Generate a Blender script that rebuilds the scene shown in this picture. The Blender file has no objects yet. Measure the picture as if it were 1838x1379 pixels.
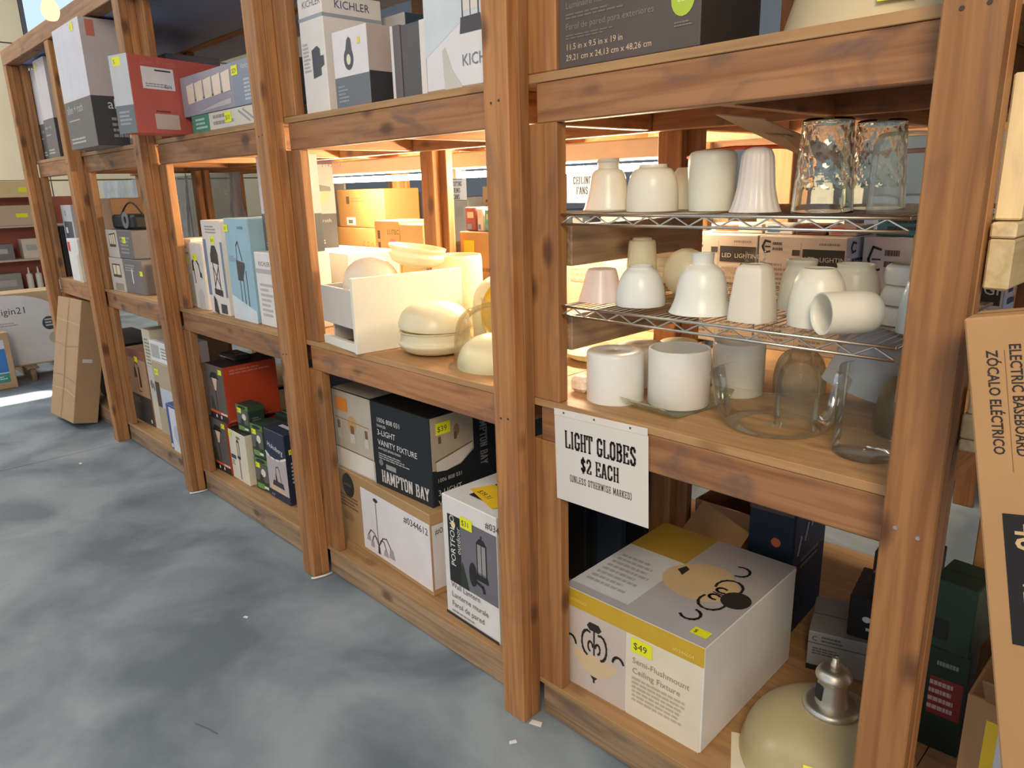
import bpy, bmesh, math, random
from mathutils import Matrix, Vector, Euler
random.seed(7)
PI = math.pi
scn = bpy.context.scene
C = scn.collection

# ------------------------------------------------------------------ camera
cam_d = bpy.data.cameras.new('camera')
cam_d.sensor_fit = 'HORIZONTAL'; cam_d.sensor_width = 36.0; cam_d.lens = 25.625
cam_d.clip_start = 0.05; cam_d.clip_end = 200
cam = bpy.data.objects.new('camera', cam_d); C.objects.link(cam)
_r, _u, _b = (0.69886869, 0.71476736, -0.0262711), (-0.16993768, 0.20161177, 0.96461074), (0.69476883, -0.6696718, 0.26236606)
cam.matrix_world = Matrix(((_r[0], _u[0], _b[0], 0), (_r[1], _u[1], _b[1], 0), (_r[2], _u[2], _b[2], 1.6), (0, 0, 0, 1)))
scn.camera = cam
# ------------------------------------------------------------------ world, lights, exposure
w = bpy.data.worlds.new('daylight'); scn.world = w; w.use_nodes = True
bg = w.node_tree.nodes['Background']
bg.inputs[0].default_value = (0.82, 0.90, 1.0, 1); bg.inputs[1].default_value = 0.9
scn.view_settings.view_transform = 'Standard'; scn.view_settings.look = 'None'
scn.view_settings.gamma = 1.0; scn.view_settings.use_curve_mapping = False
scn.view_settings.exposure = 0.22
scn.cycles.transparent_max_bounces = 32
def area(name, loc, target, sx, sy, power, col):
    l = bpy.data.lights.new(name, 'AREA'); l.shape = 'RECTANGLE'; l.size = sx; l.size_y = sy
    l.energy = power; l.color = col
    o = bpy.data.objects.new(name, l); C.objects.link(o); o.location = loc
    o.rotation_euler = (Vector(target) - Vector(loc)).to_track_quat('-Z', 'Y').to_euler()
    return o
area('overhead_fill', (-3.2, -1.6, 5.35), (-3.2, -1.6, 0), 7.0, 1.4, 70, (0.82, 0.91, 1.0))  # unseen area light added for soft directional daylight from above
area('warm_front_fill', (1.5, -1.8, 3.7), (-0.7, 1.5, 1.0), 1.4, 1.4, 140, (1.0, 0.82, 0.56))  # added warm fill from the camera side, brightens the right-hand bays
shaft = area('door_sunlight', (-7.05, .75, 5.0), (-7.05, .75, 0), .12, 1.1, 26, (1.0, 0.98, 0.92)); shaft.data.spread = math.radians(3)
area('end_wall_fill', (-10.2, -1.0, 5.35), (-10.8, 0.0, 0), 3.0, 4.0, 420, (1.0, 0.95, 0.86))  # unseen area light added to brighten the cream end wall
area('aisle_back_fill', (-1.2, 3.2, 5.3), (-1.2, 3.2, 0), 2.4, 1.0, 160, (1.0, 0.84, 0.62))  # added warm fill over the next aisle, lights the shades from behind

# ------------------------------------------------------------------ materials
def lin(c):
    out = []
    for v in c[:3]:
        v = v / 255.0
        out.append(v / 12.92 if v <= 0.04045 else ((v + 0.055) / 1.055) ** 2.4)
    return (out[0], out[1], out[2], 1.0)
_mc = {}
def newmat(name):
    m = bpy.data.materials.new(name); m.use_nodes = True
    nt = m.node_tree; nt.nodes.clear()
    out = nt.nodes.new('ShaderNodeOutputMaterial')
    return m, nt, out
def N(nt, t, **kw):
    n = nt.nodes.new(t)
    for k, v in kw.items():
        if k in n.inputs: n.inputs[k].default_value = v
        else: setattr(n, k, v)
    return n
def paper(c, rough=0.55, var=0.06, scale=9.0, metal=0.0, bump=0.0):
    key = ('p', tuple(c), rough, var, scale, metal, bump)
    if key in _mc: return _mc[key]
    m, nt, out = newmat('print_%d_%d_%d' % tuple(c[:3]))
    b = N(nt, 'ShaderNodeBsdfPrincipled'); b.inputs['Roughness'].default_value = rough
    b.inputs['Metallic'].default_value = metal
    tc = N(nt, 'ShaderNodeTexCoord'); no = N(nt, 'ShaderNodeTexNoise'); no.inputs['Scale'].default_value = scale; no.inputs['Detail'].default_value = 3
    nt.links.new(tc.outputs['Object'], no.inputs['Vector'])
    mr = N(nt, 'ShaderNodeMapRange'); mr.inputs[1].default_value = 0.3; mr.inputs[2].default_value = 0.7
    mr.inputs[3].default_value = 1 - var; mr.inputs[4].default_value = 1 + var
    nt.links.new(no.outputs['Fac'], mr.inputs[0])
    mx = N(nt, 'ShaderNodeVectorMath', operation='SCALE'); mx.inputs[0].default_value = lin(c)[:3]
    nt.links.new(mr.outputs[0], mx.inputs['Scale'])
    nt.links.new(mx.outputs[0], b.inputs['Base Color'])
    if bump:
        bp = N(nt, 'ShaderNodeBump'); bp.inputs['Strength'].default_value = bump; bp.inputs['Distance'].default_value = 0.004
        nt.links.new(no.outputs['Fac'], bp.inputs['Height']); nt.links.new(bp.outputs[0], b.inputs['Normal'])
    nt.links.new(b.outputs[0], out.inputs[0]); _mc[key] = m
    return m
def wood(name, light, dark, knot, tint=0.18, stain=0.25):
    m, nt, out = newmat(name)
    b = N(nt, 'ShaderNodeBsdfPrincipled'); b.inputs['Roughness'].default_value = 0.62
    tc = N(nt, 'ShaderNodeTexCoord'); oi = N(nt, 'ShaderNodeObjectInfo')
    off = N(nt, 'ShaderNodeVectorMath', operation='SCALE'); off.inputs[0].default_value = (13.7, 31.1, 57.3)
    nt.links.new(oi.outputs['Random'], off.inputs['Scale'])
    ad = N(nt, 'ShaderNodeVectorMath', operation='ADD')
    nt.links.new(tc.outputs['Object'], ad.inputs[0]); nt.links.new(off.outputs[0], ad.inputs[1])
    mp = N(nt, 'ShaderNodeMapping'); mp.inputs['Scale'].default_value = (1.3, 26, 26)
    nt.links.new(ad.outputs[0], mp.inputs[0])
    wv = N(nt, 'ShaderNodeTexNoise'); wv.inputs['Scale'].default_value = 1.6; wv.inputs['Detail'].default_value = 5; wv.inputs['Distortion'].default_value = 0.7
    nt.links.new(mp.outputs[0], wv.inputs['Vector'])
    r = N(nt, 'ShaderNodeValToRGB'); r.color_ramp.elements[0].position = 0.34; r.color_ramp.elements[0].color = lin(dark)
    r.color_ramp.elements[1].position = 0.6; r.color_ramp.elements[1].color = lin(light)
    nt.links.new(wv.outputs['Fac'], r.inputs[0])
    # broad weathering stains
    n2 = N(nt, 'ShaderNodeTexNoise'); n2.inputs['Scale'].default_value = 5.0; n2.inputs['Detail'].default_value = 4; n2.inputs['Distortion'].default_value = 1.2
    m2 = N(nt, 'ShaderNodeMapping'); m2.inputs['Scale'].default_value = (0.8, 2.0, 2.0)
    nt.links.new(ad.outputs[0], m2.inputs[0]); nt.links.new(m2.outputs[0], n2.inputs['Vector'])
    mr2 = N(nt, 'ShaderNodeMapRange'); mr2.inputs[1].default_value = 0.53; mr2.inputs[2].default_value = 0.72; mr2.inputs[3].default_value = 0; mr2.inputs[4].default_value = stain
    nt.links.new(n2.outputs['Fac'], mr2.inputs[0])
    mxs = N(nt, 'ShaderNodeMixRGB'); mxs.inputs[2].default_value = lin((96, 78, 72))
    nt.links.new(mr2.outputs[0], mxs.inputs[0]); nt.links.new(r.outputs[0], mxs.inputs[1])
    # knots
    vo = N(nt, 'ShaderNodeTexVoronoi'); vo.inputs['Scale'].default_value = 1.0
    m3 = N(nt, 'ShaderNodeMapping'); m3.inputs['Scale'].default_value = (4.2, 8, 8)
    nt.links.new(ad.outputs[0], m3.inputs[0]); nt.links.new(m3.outputs[0], vo.inputs['Vector'])
    nz = N(nt, 'ShaderNodeMath', operation='MULTIPLY_ADD'); nz.inputs[1].default_value = 0.10
    nt.links.new(wv.outputs['Fac'], nz.inputs[0]); nt.links.new(vo.outputs['Distance'], nz.inputs[2])
    mr3 = N(nt, 'ShaderNodeMapRange'); mr3.inputs[1].default_value = 0.15; mr3.inputs[2].default_value = 0.27; mr3.inputs[3].default_value = 0.8; mr3.inputs[4].default_value = 0
    nt.links.new(nz.outputs[0], mr3.inputs[0])
    mxk = N(nt, 'ShaderNodeMixRGB'); mxk.inputs[2].default_value = lin(knot)
    nt.links.new(mr3.outputs[0], mxk.inputs[0]); nt.links.new(mxs.outputs[0], mxk.inputs[1])
    hv = N(nt, 'ShaderNodeHueSaturation')
    mv = N(nt, 'ShaderNodeMapRange'); mv.inputs[3].default_value = 1 - tint; mv.inputs[4].default_value = 1 + tint
    nt.links.new(oi.outputs['Random'], mv.inputs[0]); nt.links.new(mv.outputs[0], hv.inputs['Value'])
    nt.links.new(mxk.outputs[0], hv.inputs['Color']); nt.links.new(hv.outputs[0], b.inputs['Base Color'])
    bp = N(nt, 'ShaderNodeBump'); bp.inputs['Strength'].default_value = 0.25; bp.inputs['Distance'].default_value = 0.002
    nt.links.new(wv.outputs['Fac'], bp.inputs['Height']); nt.links.new(bp.outputs[0], b.inputs['Normal'])
    nt.links.new(b.outputs[0], out.inputs[0])
    return m
WOOD = wood('lumber', (168, 117, 70), (138, 90, 50), (80, 48, 28), stain=0.35)
WOODB = wood('beam_lumber', (166, 117, 77), (136, 90, 56), (76, 48, 36), stain=0.75)
WOODG = wood('weathered_lumber', (164, 134, 102), (130, 102, 76), (80, 58, 42), stain=0.6)
PLY = wood('plywood', (178, 138, 94), (158, 120, 78), (136, 98, 62), tint=0.06, stain=0.15)
PALE = wood('pale_lumber', (226, 204, 160), (206, 180, 134), (150, 110, 70))

def frosted(c, trans=0.45, rough=0.3):
    trans = trans * .62
    key = ('f', tuple(c), trans, rough)
    if key in _mc: return _mc[key]
    m, nt, out = newmat('frosted_glass_%d_%d_%d' % tuple(c[:3]))
    b = N(nt, 'ShaderNodeBsdfPrincipled'); b.inputs['Roughness'].default_value = rough
    t = N(nt, 'ShaderNodeBsdfTranslucent')
    tc = N(nt, 'ShaderNodeTexCoord'); no = N(nt, 'ShaderNodeTexNoise'); no.inputs['Scale'].default_value = 14
    nt.links.new(tc.outputs['Object'], no.inputs['Vector'])
    r = N(nt, 'ShaderNodeValToRGB'); a = lin(c)
    r.color_ramp.elements[0].color = (a[0] * .9, a[1] * .9, a[2] * .88, 1); r.color_ramp.elements[1].color = a
    nt.links.new(no.outputs['Fac'], r.inputs[0])
    nt.links.new(r.outputs[0], b.inputs['Base Color']); nt.links.new(r.outputs[0], t.inputs[0])
    mx = N(nt, 'ShaderNodeMixShader'); mx.inputs[0].default_value = trans
    nt.links.new(b.outputs[0], mx.inputs[1]); nt.links.new(t.outputs[0], mx.inputs[2]); nt.links.new(mx.outputs[0], out.inputs[0])
    _mc[key] = m; return m
def thin_glass(c=(250, 252, 248), haze=0.10, edge=0.55):
    key = ('g', tuple(c), haze)
    if key in _mc: return _mc[key]
    m, nt, out = newmat('clear_glass_%d' % (haze * 100))
    tr = N(nt, 'ShaderNodeBsdfTransparent'); tr.inputs[0].default_value = lin(c)
    gl = N(nt, 'ShaderNodeBsdfGlossy'); gl.inputs['Roughness'].default_value = 0.04
    df = N(nt, 'ShaderNodeBsdfDiffuse'); df.inputs[0].default_value = lin((240, 240, 230))
    tl = N(nt, 'ShaderNodeBsdfTranslucent'); tl.inputs[0].default_value = lin((240, 240, 230))
    lw = N(nt, 'ShaderNodeLayerWeight'); lw.inputs[0].default_value = 0.22
    no = N(nt, 'ShaderNodeTexNoise'); no.inputs['Scale'].default_value = 18; tc = N(nt, 'ShaderNodeTexCoord')
    nt.links.new(tc.outputs['Object'], no.inputs['Vector'])
    hz = N(nt, 'ShaderNodeMath', operation='MULTIPLY'); hz.inputs[1].default_value = haze * 2
    nt.links.new(no.outputs['Fac'], hz.inputs[0])
    m0 = N(nt, 'ShaderNodeMixShader'); m0.inputs[0].default_value = 0.5
    nt.links.new(df.outputs[0], m0.inputs[1]); nt.links.new(tl.outputs[0], m0.inputs[2])
    m1 = N(nt, 'ShaderNodeMixShader'); nt.links.new(hz.outputs[0], m1.inputs[0])
    nt.links.new(tr.outputs[0], m1.inputs[1]); nt.links.new(m0.outputs[0], m1.inputs[2])
    fr_ = N(nt, 'ShaderNodeMath', operation='MULTIPLY'); fr_.inputs[1].default_value = 0.6; nt.links.new(lw.outputs['Fresnel'], fr_.inputs[0])
    m2 = N(nt, 'ShaderNodeMixShader'); nt.links.new(fr_.outputs[0], m2.inputs[0])
    nt.links.new(m1.outputs[0], m2.inputs[1]); nt.links.new(gl.outputs[0], m2.inputs[2])
    nt.links.new(m2.outputs[0], out.inputs[0]); _mc[key] = m; return m
def solid_glass():
    if 'sg' in _mc: return _mc['sg']
    m, nt, out = newmat('thick_glass')
    b = N(nt, 'ShaderNodeBsdfPrincipled'); b.inputs['Base Color'].default_value = lin((244, 248, 240)); b.inputs['Roughness'].default_value = 0.02
    b.inputs['Transmission Weight'].default_value = 1.0; b.inputs['IOR'].default_value = 1.45
    nt.links.new(b.outputs[0], out.inputs[0]); _mc['sg'] = m; return m
def emit(c, s):
    m, nt, out = newmat('glowing'); e = N(nt, 'ShaderNodeEmission'); e.inputs[0].default_value = c; e.inputs[1].default_value = s
    nt.links.new(e.outputs[0], out.inputs[0]); return m
def metal(c, rough=0.3):
    return paper(c, rough, 0.04, 20, 1.0)
def film():
    if 'film' in _mc: return _mc['film']
    m, nt, out = newmat('plastic_film')
    tr = N(nt, 'ShaderNodeBsdfTransparent'); tr.inputs[0].default_value = (.9, .93, .95, 1)
    b = N(nt, 'ShaderNodeBsdfPrincipled'); b.inputs['Base Color'].default_value = lin((176, 188, 200)); b.inputs['Roughness'].default_value = 0.22
    no = N(nt, 'ShaderNodeTexNoise'); no.inputs['Scale'].default_value = 6; no.inputs['Detail'].default_value = 4; tc = N(nt, 'ShaderNodeTexCoord')
    nt.links.new(tc.outputs['Object'], no.inputs['Vector'])
    bp = N(nt, 'ShaderNodeBump'); bp.inputs['Strength'].default_value = 0.7; bp.inputs['Distance'].default_value = 0.03
    nt.links.new(no.outputs['Fac'], bp.inputs['Height']); nt.links.new(bp.outputs[0], b.inputs['Normal'])
    mx = N(nt, 'ShaderNodeMixShader'); mx.inputs[0].default_value = 0.6
    nt.links.new(tr.outputs[0], mx.inputs[1]); nt.links.new(b.outputs[0], mx.inputs[2]); nt.links.new(mx.outputs[0], out.inputs[0])
    _mc['film'] = m; return m
def concrete():
    m, nt, out = newmat('sealed_concrete')
    b = N(nt, 'ShaderNodeBsdfPrincipled'); tc = N(nt, 'ShaderNodeTexCoord')
    n1 = N(nt, 'ShaderNodeTexNoise'); n1.inputs['Scale'].default_value = 1.9; n1.inputs['Detail'].default_value = 5; n1.inputs['Distortion'].default_value = 0.4
    n2 = N(nt, 'ShaderNodeTexNoise'); n2.inputs['Scale'].default_value = 26; n2.inputs['Detail'].default_value = 6
    nt.links.new(tc.outputs['Object'], n1.inputs['Vector']); nt.links.new(tc.outputs['Object'], n2.inputs['Vector'])
    r = N(nt, 'ShaderNodeValToRGB')
    r.color_ramp.elements[0].position = 0.38; r.color_ramp.elements[0].color = lin((106, 119, 131))
    r.color_ramp.elements[1].position = 0.62; r.color_ramp.elements[1].color = lin((152, 163, 172))
    nt.links.new(n1.outputs['Fac'], r.inputs[0])  # broad mottling paints dappled daylight into the slab colour
    r2 = N(nt, 'ShaderNodeValToRGB'); r2.color_ramp.elements[0].color = (.9, .9, .9, 1); r2.color_ramp.elements[1].color = (1.06, 1.06, 1.05, 1)
    nt.links.new(n2.outputs['Fac'], r2.inputs[0])
    mx = N(nt, 'ShaderNodeMixRGB', blend_type='MULTIPLY'); mx.inputs[0].default_value = 1
    nt.links.new(r.outputs[0], mx.inputs[1]); nt.links.new(r2.outputs[0], mx.inputs[2]); nt.links.new(mx.outputs[0], b.inputs['Base Color'])
    mr = N(nt, 'ShaderNodeMapRange'); mr.inputs[3].default_value = 0.5; mr.inputs[4].default_value = 0.26
    nt.links.new(n1.outputs['Fac'], mr.inputs[0]); nt.links.new(mr.outputs[0], b.inputs['Roughness'])
    nt.links.new(b.outputs[0], out.inputs[0]); return m

WHITE = (232, 230, 226); KRAFT = (188, 152, 108); BLACK = (28, 28, 30); CHAR = (74, 74, 78); NAVY = (28, 40, 66)
YEL = (232, 232, 40); INK = (36, 34, 36); GREYP = (150, 146, 142)

# ------------------------------------------------------------------ object helpers
def tag(o, label=None, cat=None, group=None, kind=None):
    if label: o['label'] = label
    if cat: o['category'] = cat
    if group: o['group'] = group
    if kind: o['kind'] = kind
    return o
def empty(name, loc=(0, 0, 0), rot=(0, 0, 0), label=None, cat=None, group=None, kind=None):
    o = bpy.data.objects.new(name, None); C.objects.link(o); o.empty_display_size = 0.05
    o.location = loc; o.rotation_euler = rot
    return tag(o, label, cat, group, kind)
def mobj(name, verts, faces, mat, parent=None, loc=(0, 0, 0), rot=(0, 0, 0), smooth=False):
    me = bpy.data.meshes.new(name); me.from_pydata([tuple(v) for v in verts], [], faces); me.update()
    if smooth: me.polygons.foreach_set('use_smooth', [True] * len(me.polygons))
    me.materials.append(mat)
    o = bpy.data.objects.new(name, me); C.objects.link(o)
    if parent: o.parent = parent
    o.location = loc; o.rotation_euler = rot
    return o
def boxvf(x0, x1, y0, y1, z0, z1, bev=0.0):
    if bev <= 0:
        v = [(x, y, z) for x in (x0, x1) for y in (y0, y1) for z in (z0, z1)]
        f = [(0, 1, 3, 2), (4, 6, 7, 5), (0, 4, 5, 1), (2, 3, 7, 6), (0, 2, 6, 4), (1, 5, 7, 3)]
        return v, f
    bm = bmesh.new(); bmesh.ops.create_cube(bm, size=1)
    for q in bm.verts:
        q.co = Vector(((x0 + x1) / 2 + q.co.x * (x1 - x0), (y0 + y1) / 2 + q.co.y * (y1 - y0), (z0 + z1) / 2 + q.co.z * (z1 - z0)))
    bmesh.ops.bevel(bm, geom=bm.edges[:], offset=min(bev, .4 * min(x1 - x0, y1 - y0, z1 - z0)), segments=1, affect='EDGES')
    bm.verts.index_update()
    v = [tuple(q.co) for q in bm.verts]; f = [tuple(q.index for q in p.verts) for p in bm.faces]
    bm.free(); return v, f
class MB:
    def __init__(s): s.v = []; s.f = []
    def add(s, v, f):
        n = len(s.v); s.v += [tuple(q) for q in v]; s.f += [tuple(i + n for i in p) for p in f]; return s
    def box(s, *a, **k): return s.add(*boxvf(*a, **k))
    def tube(s, pts, r, n=6, cap=True):
        return s.add(*tubevf(pts, r, n, cap))
    def obj(s, name, mat, parent=None, loc=(0, 0, 0), rot=(0, 0, 0), smooth=False):
        return mobj(name, s.v, s.f, mat, parent, loc, rot, smooth)
def tubevf(pts, r, n=6, cap=True):
    pts = [Vector(p) for p in pts]; v = []; f = []; k = len(pts)
    ref = None
    for i, p in enumerate(pts):
        t = (pts[min(i + 1, k - 1)] - pts[max(i - 1, 0)]).normalized()
        if ref is None:
            ref = Vector((0, 0, 1)) if abs(t.z) < .9 else Vector((1, 0, 0))
        a = (ref - t * ref.dot(t)).normalized(); bb = t.cross(a); ref = a
        rr = r[i] if isinstance(r, (list, tuple)) else r
        for j in range(n):
            an = 2 * PI * j / n; v.append(tuple(p + a * math.cos(an) * rr + bb * math.sin(an) * rr))
    for i in range(k - 1):
        for j in range(n):
            f.append((i * n + j, i * n + (j + 1) % n, (i + 1) * n + (j + 1) % n, (i + 1) * n + j))
    if cap: f.append(tuple(range(n))[::-1]); f.append(tuple((k - 1) * n + j for j in range(n)))
    return v, f
def board(name, x0, x1, y0, y1, z0, z1, mat=None, parent=None, bev=0.003):
    """a length of lumber whose local X runs along its grain"""
    d = (x1 - x0, y1 - y0, z1 - z0); c = ((x0 + x1) / 2, (y0 + y1) / 2, (z0 + z1) / 2)
    ax = d.index(max(d))
    if ax == 0: L, a, b, rot = d[0], d[1], d[2], (0, 0, 0)
    elif ax == 1: L, a, b, rot = d[1], d[0], d[2], (0, 0, PI / 2)
    else: L, a, b, rot = d[2], d[1], d[0], (0, -PI / 2, 0)
    v, f = boxvf(-L / 2, L / 2, -a / 2, a / 2, -b / 2, b / 2, bev)
    pl = parent.location if parent else Vector((0, 0, 0))
    return mobj(name, v, f, mat or WOOD, parent, Vector(c) - pl, rot)
def lathe(prof, segs=40, fn=None, cx=0, cy=0):
    """closed if the profile starts and ends on the axis"""
    v = []; f = []; rows = []
    for (r, z) in prof:
        if r < 1e-6: rows.append([len(v)]); v.append((cx, cy, z)); continue
        row = []
        for j in range(segs):
            t = 2 * PI * j / segs; rr = fn(r, z, t) if fn else r
            row.append(len(v)); v.append((cx + rr * math.cos(t), cy + rr * math.sin(t), z))
        rows.append(row)
    for a, b in zip(rows, rows[1:]):
        for j in range(segs):
            k = (j + 1) % segs
            if len(a) == 1 and len(b) == 1: continue
            if len(a) == 1: f.append((a[0], b[k], b[j]))
            elif len(b) == 1: f.append((a[j], a[k], b[0]))
            else: f.append((a[j], a[k], b[k], b[j]))
    return v, f
def spline(pts, n=5):
    """Catmull-Rom through profile points"""
    out = []; P = [pts[0]] + list(pts) + [pts[-1]]
    for i in range(1, len(P) - 2):
        p0, p1, p2, p3 = P[i - 1], P[i], P[i + 1], P[i + 2]
        for k in range(n):
            t = k / n
            out.append(tuple(max(0 if c == 0 else -9, .5 * (2 * p1[c] + (p2[c] - p0[c]) * t + (2 * p0[c] - 5 * p1[c] + 4 * p2[c] - p3[c]) * t * t + (3 * p1[c] - p0[c] - 3 * p2[c] + p3[c]) * t ** 3)) for c in (0, 1)))
    out.append(tuple(pts[-1])); return out
def shell(outer, th=0.003):
    """outer profile (bottom to top) turned into a walled profile"""
    inner = []; k = len(outer)
    for i, (r, z) in enumerate(outer):
        a, b = outer[max(i - 1, 0)], outer[min(i + 1, k - 1)]
        tr, tz = b[0] - a[0], b[1] - a[1]; L = math.hypot(tr, tz) or 1e-6
        inner.append((max(r - th * tz / L, .0005), z + th * tr / L))
    if outer[0][0] > .01: inner[0] = (max(outer[0][0] - th, .001), outer[0][1])
    if outer[-1][0] > .01: inner[-1] = (max(outer[-1][0] - th, .001), outer[-1][1])
    return outer + inner[::-1] + [outer[0]]
def shade(name, label, loc, pts, mat, cat='lamp shade', group='glass light shades', rot=(0, 0, 0), fn=None, segs=40, smooth_prof=True, th=0.0035, n=5):
    pr = spline(pts, n) if smooth_prof else list(pts)
    v, f = lathe(pr if mat.name.startswith('clear_glass') else shell(pr, th), segs, fn)
    o = mobj(name, v, f, mat, None, loc, rot, True)
    return tag(o, label, cat, group)

# ------------------------------------------------------------------ lettering
_tc = {}
def text2d(body, size=1.0, xs=1.0, bold=0.0):
    key = (body, bold)
    if key not in _tc:
        cu = bpy.data.curves.new('lettering', 'FONT'); cu.body = body; cu.size = 1.0; cu.resolution_u = 2; cu.fill_mode = 'FRONT'; cu.offset = bold
        ob = bpy.data.objects.new('lettering', cu)
        me = bpy.data.meshes.new_from_object(ob)
        _tc[key] = ([(q.co.x, q.co.y) for q in me.vertices], [tuple(p.vertices) for p in me.polygons])
        bpy.data.objects.remove(ob); bpy.data.curves.remove(cu); bpy.data.meshes.remove(me)
    v, f = _tc[key]
    return [(x * size * xs, y * size) for x, y in v], f
# condensed slab letters: polylines (x 0..0.5, y 0..1) and serif bars
_SL = {
 'L': ([[(.1, 1), (.1, 0)], [(.1, 0), (.46, 0)], [(.46, 0), (.46, .22)]], [(.1, 1)]),
 'I': ([[(.13, 1), (.13, 0)]], [(.13, 1), (.13, 0)], .26),
 'G': ([[(.42, .72), (.42, .85), (.3, 1), (.2, 1), (.08, .85), (.08, .15), (.2, 0), (.3, 0), (.42, .15), (.42, .42)], [(.26, .42), (.5, .42)]], []),
 'H': ([[(.09, 1), (.09, 0)], [(.41, 1), (.41, 0)], [(.09, .5), (.41, .5)]], [(.09, 1), (.09, 0), (.41, 1), (.41, 0)]),
 'T': ([[(.25, 1), (.25, 0)], [(.02, 1), (.48, 1)], [(.02, 1), (.02, .78)], [(.48, 1), (.48, .78)]], [(.25, 0)]),
 'O': ([[(.2, 1), (.08, .85), (.08, .15), (.2, 0), (.3, 0), (.42, .15), (.42, .85), (.3, 1), (.2, 1)]], []),
 'B': ([[(.1, 1), (.1, 0)], [(.02, 1), (.28, 1), (.4, .88), (.4, .64), (.28, .53), (.1, .53)], [(.28, .53), (.42, .4), (.42, .12), (.3, 0), (.02, 0)]], []),
 'E': ([[(.1, 1), (.1, 0)], [(.02, 1), (.44, 1), (.44, .78)], [(.02, 0), (.46, 0), (.46, .22)], [(.1, .5), (.34, .5)], [(.34, .62), (.34, .38)]], []),
 'S': ([[(.4, .74), (.4, .86), (.3, 1), (.2, 1), (.09, .87), (.09, .68), (.41, .36), (.41, .14), (.3, 0), (.2, 0), (.09, .14), (.09, .28)]], []),
 '$': ([[(.4, .74), (.4, .82), (.3, .93), (.2, .93), (.09, .82), (.09, .66), (.41, .36), (.41, .2), (.3, .07), (.2, .07), (.09, .2), (.09, .28)], [(.25, 1.1), (.25, -.1)]], []),
 '2': ([[(.09, .72), (.09, .86), (.2, 1), (.3, 1), (.41, .86), (.41, .62), (.09, .12), (.09, 0)], [(.09, 0), (.44, 0), (.44, .2)]], []),
 'A': ([[(.07, 0), (.22, 1)], [(.28, 1), (.43, 0)], [(.15, .3), (.36, .3)], [(.18, 1), (.32, 1)]], [(.07, 0), (.43, 0)]),
 'C': ([[(.42, .7), (.42, .85), (.3, 1), (.2, 1), (.08, .85), (.08, .15), (.2, 0), (.3, 0), (.42, .15), (.42, .3)]], []),
 'U': ([[(.09, 1), (.09, .14), (.2, 0), (.3, 0), (.41, .14), (.41, 1)]], [(.09, 1), (.41, 1)]),
 'N': ([[(.08, 0), (.08, 1)], [(.1, 1), (.4, 0)], [(.42, 0), (.42, 1)]], [(.08, 1), (.08, 0), (.42, 1)]),
 'R': ([[(.1, 1), (.1, 0)], [(.02, 1), (.3, 1), (.41, .88), (.41, .64), (.3, .52), (.1, .52)], [(.26, .52), (.43, 0)]], [(.1, 0), (.43, 0)]),
 'W': ([[(.05, 1), (.2, 0)], [(.2, 0), (.33, .9)], [(.33, .9), (.46, 0)], [(.46, 0), (.61, 1)]], [(.05, 1), (.61, 1)], .68),
 'M': ([[(.09, 0), (.09, 1)], [(.11, 1), (.32, .2)], [(.32, .2), (.53, 1)], [(.55, 1), (.55, 0)]], [(.09, 1), (.09, 0), (.55, 1), (.55, 0)], .66),
 'K': ([[(.1, 1), (.1, 0)], [(.12, .42), (.41, 1)], [(.2, .56), (.43, 0)]], [(.1, 1), (.1, 0), (.41, 1), (.43, 0)]),
 'D': ([[(.1, 1), (.1, 0)], [(.02, 1), (.28, 1), (.42, .84), (.42, .16), (.28, 0), (.02, 0)]], []),
 'P': ([[(.1, 1), (.1, 0)], [(.02, 1), (.3, 1), (.42, .88), (.42, .58), (.3, .46), (.1, .46)]], [(.1, 0)]),
 'Y': ([[(.06, 1), (.25, .45)], [(.44, 1), (.25, .45)], [(.25, .5), (.25, 0)]], [(.06, 1), (.44, 1), (.25, 0)]),
 'F': ([[(.1, 1), (.1, 0)], [(.02, 1), (.44, 1), (.44, .78)], [(.1, .5), (.34, .5)]], [(.1, 0)]),
 '(': ([[(.24, 1.1), (.1, .8), (.1, .2), (.24, -.1)]], [], .28), ')': ([[(.04, 1.1), (.18, .8), (.18, .2), (.04, -.1)]], [], .28), ' ': ([], [], .26)}
def stroke2d(pts, tx, ty):
    v = []; f = []
    for (ax, ay), (bx, by) in zip(pts, pts[1:]):
        dx, dy = bx - ax, by - ay; L = math.hypot(dx, dy) or 1e-6; nx, ny = -dy / L, dx / L
        t = (abs(nx) * tx + abs(ny) * ty) / 2; e = (abs(nx) * ty + abs(ny) * tx) / 2 * .6
        ax, ay, bx, by = ax - dx / L * e, ay - dy / L * e, bx + dx / L * e, by + dy / L * e
        n = len(v)
        v += [(ax - nx * t, ay - ny * t), (bx - nx * t, by - ny * t), (bx + nx * t, by + ny * t), (ax + nx * t, ay + ny * t)]
        f.append((n, n + 1, n + 2, n + 3))
    return v, f
def slab2d(body, h, xs=1.0, tx=.145, ty=.085, gap=.09):
    V = []; F = []; x = 0
    for ch in body:
        g = _SL[ch]; wd = g[2] if len(g) > 2 else .5
        for pl in g[0]:
            v, f = stroke2d([(p[0] * xs, p[1]) for p in pl], tx * xs ** .5, ty); n = len(V)
            V += [((x + a), b) for a, b in v]; F += [tuple(i + n for i in q) for q in f]
        for sx, sy in g[1]:
            v, f = stroke2d([((sx - .085) * xs, sy), ((sx + .085) * xs, sy)], tx * .5, ty); n = len(V)
            V += [((x + a), b) for a, b in v]; F += [tuple(i + n for i in q) for q in f]
        x += (wd + gap) * xs
    return [(a * h, b * h) for a, b in V], F, (x - gap * xs) * h

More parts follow.
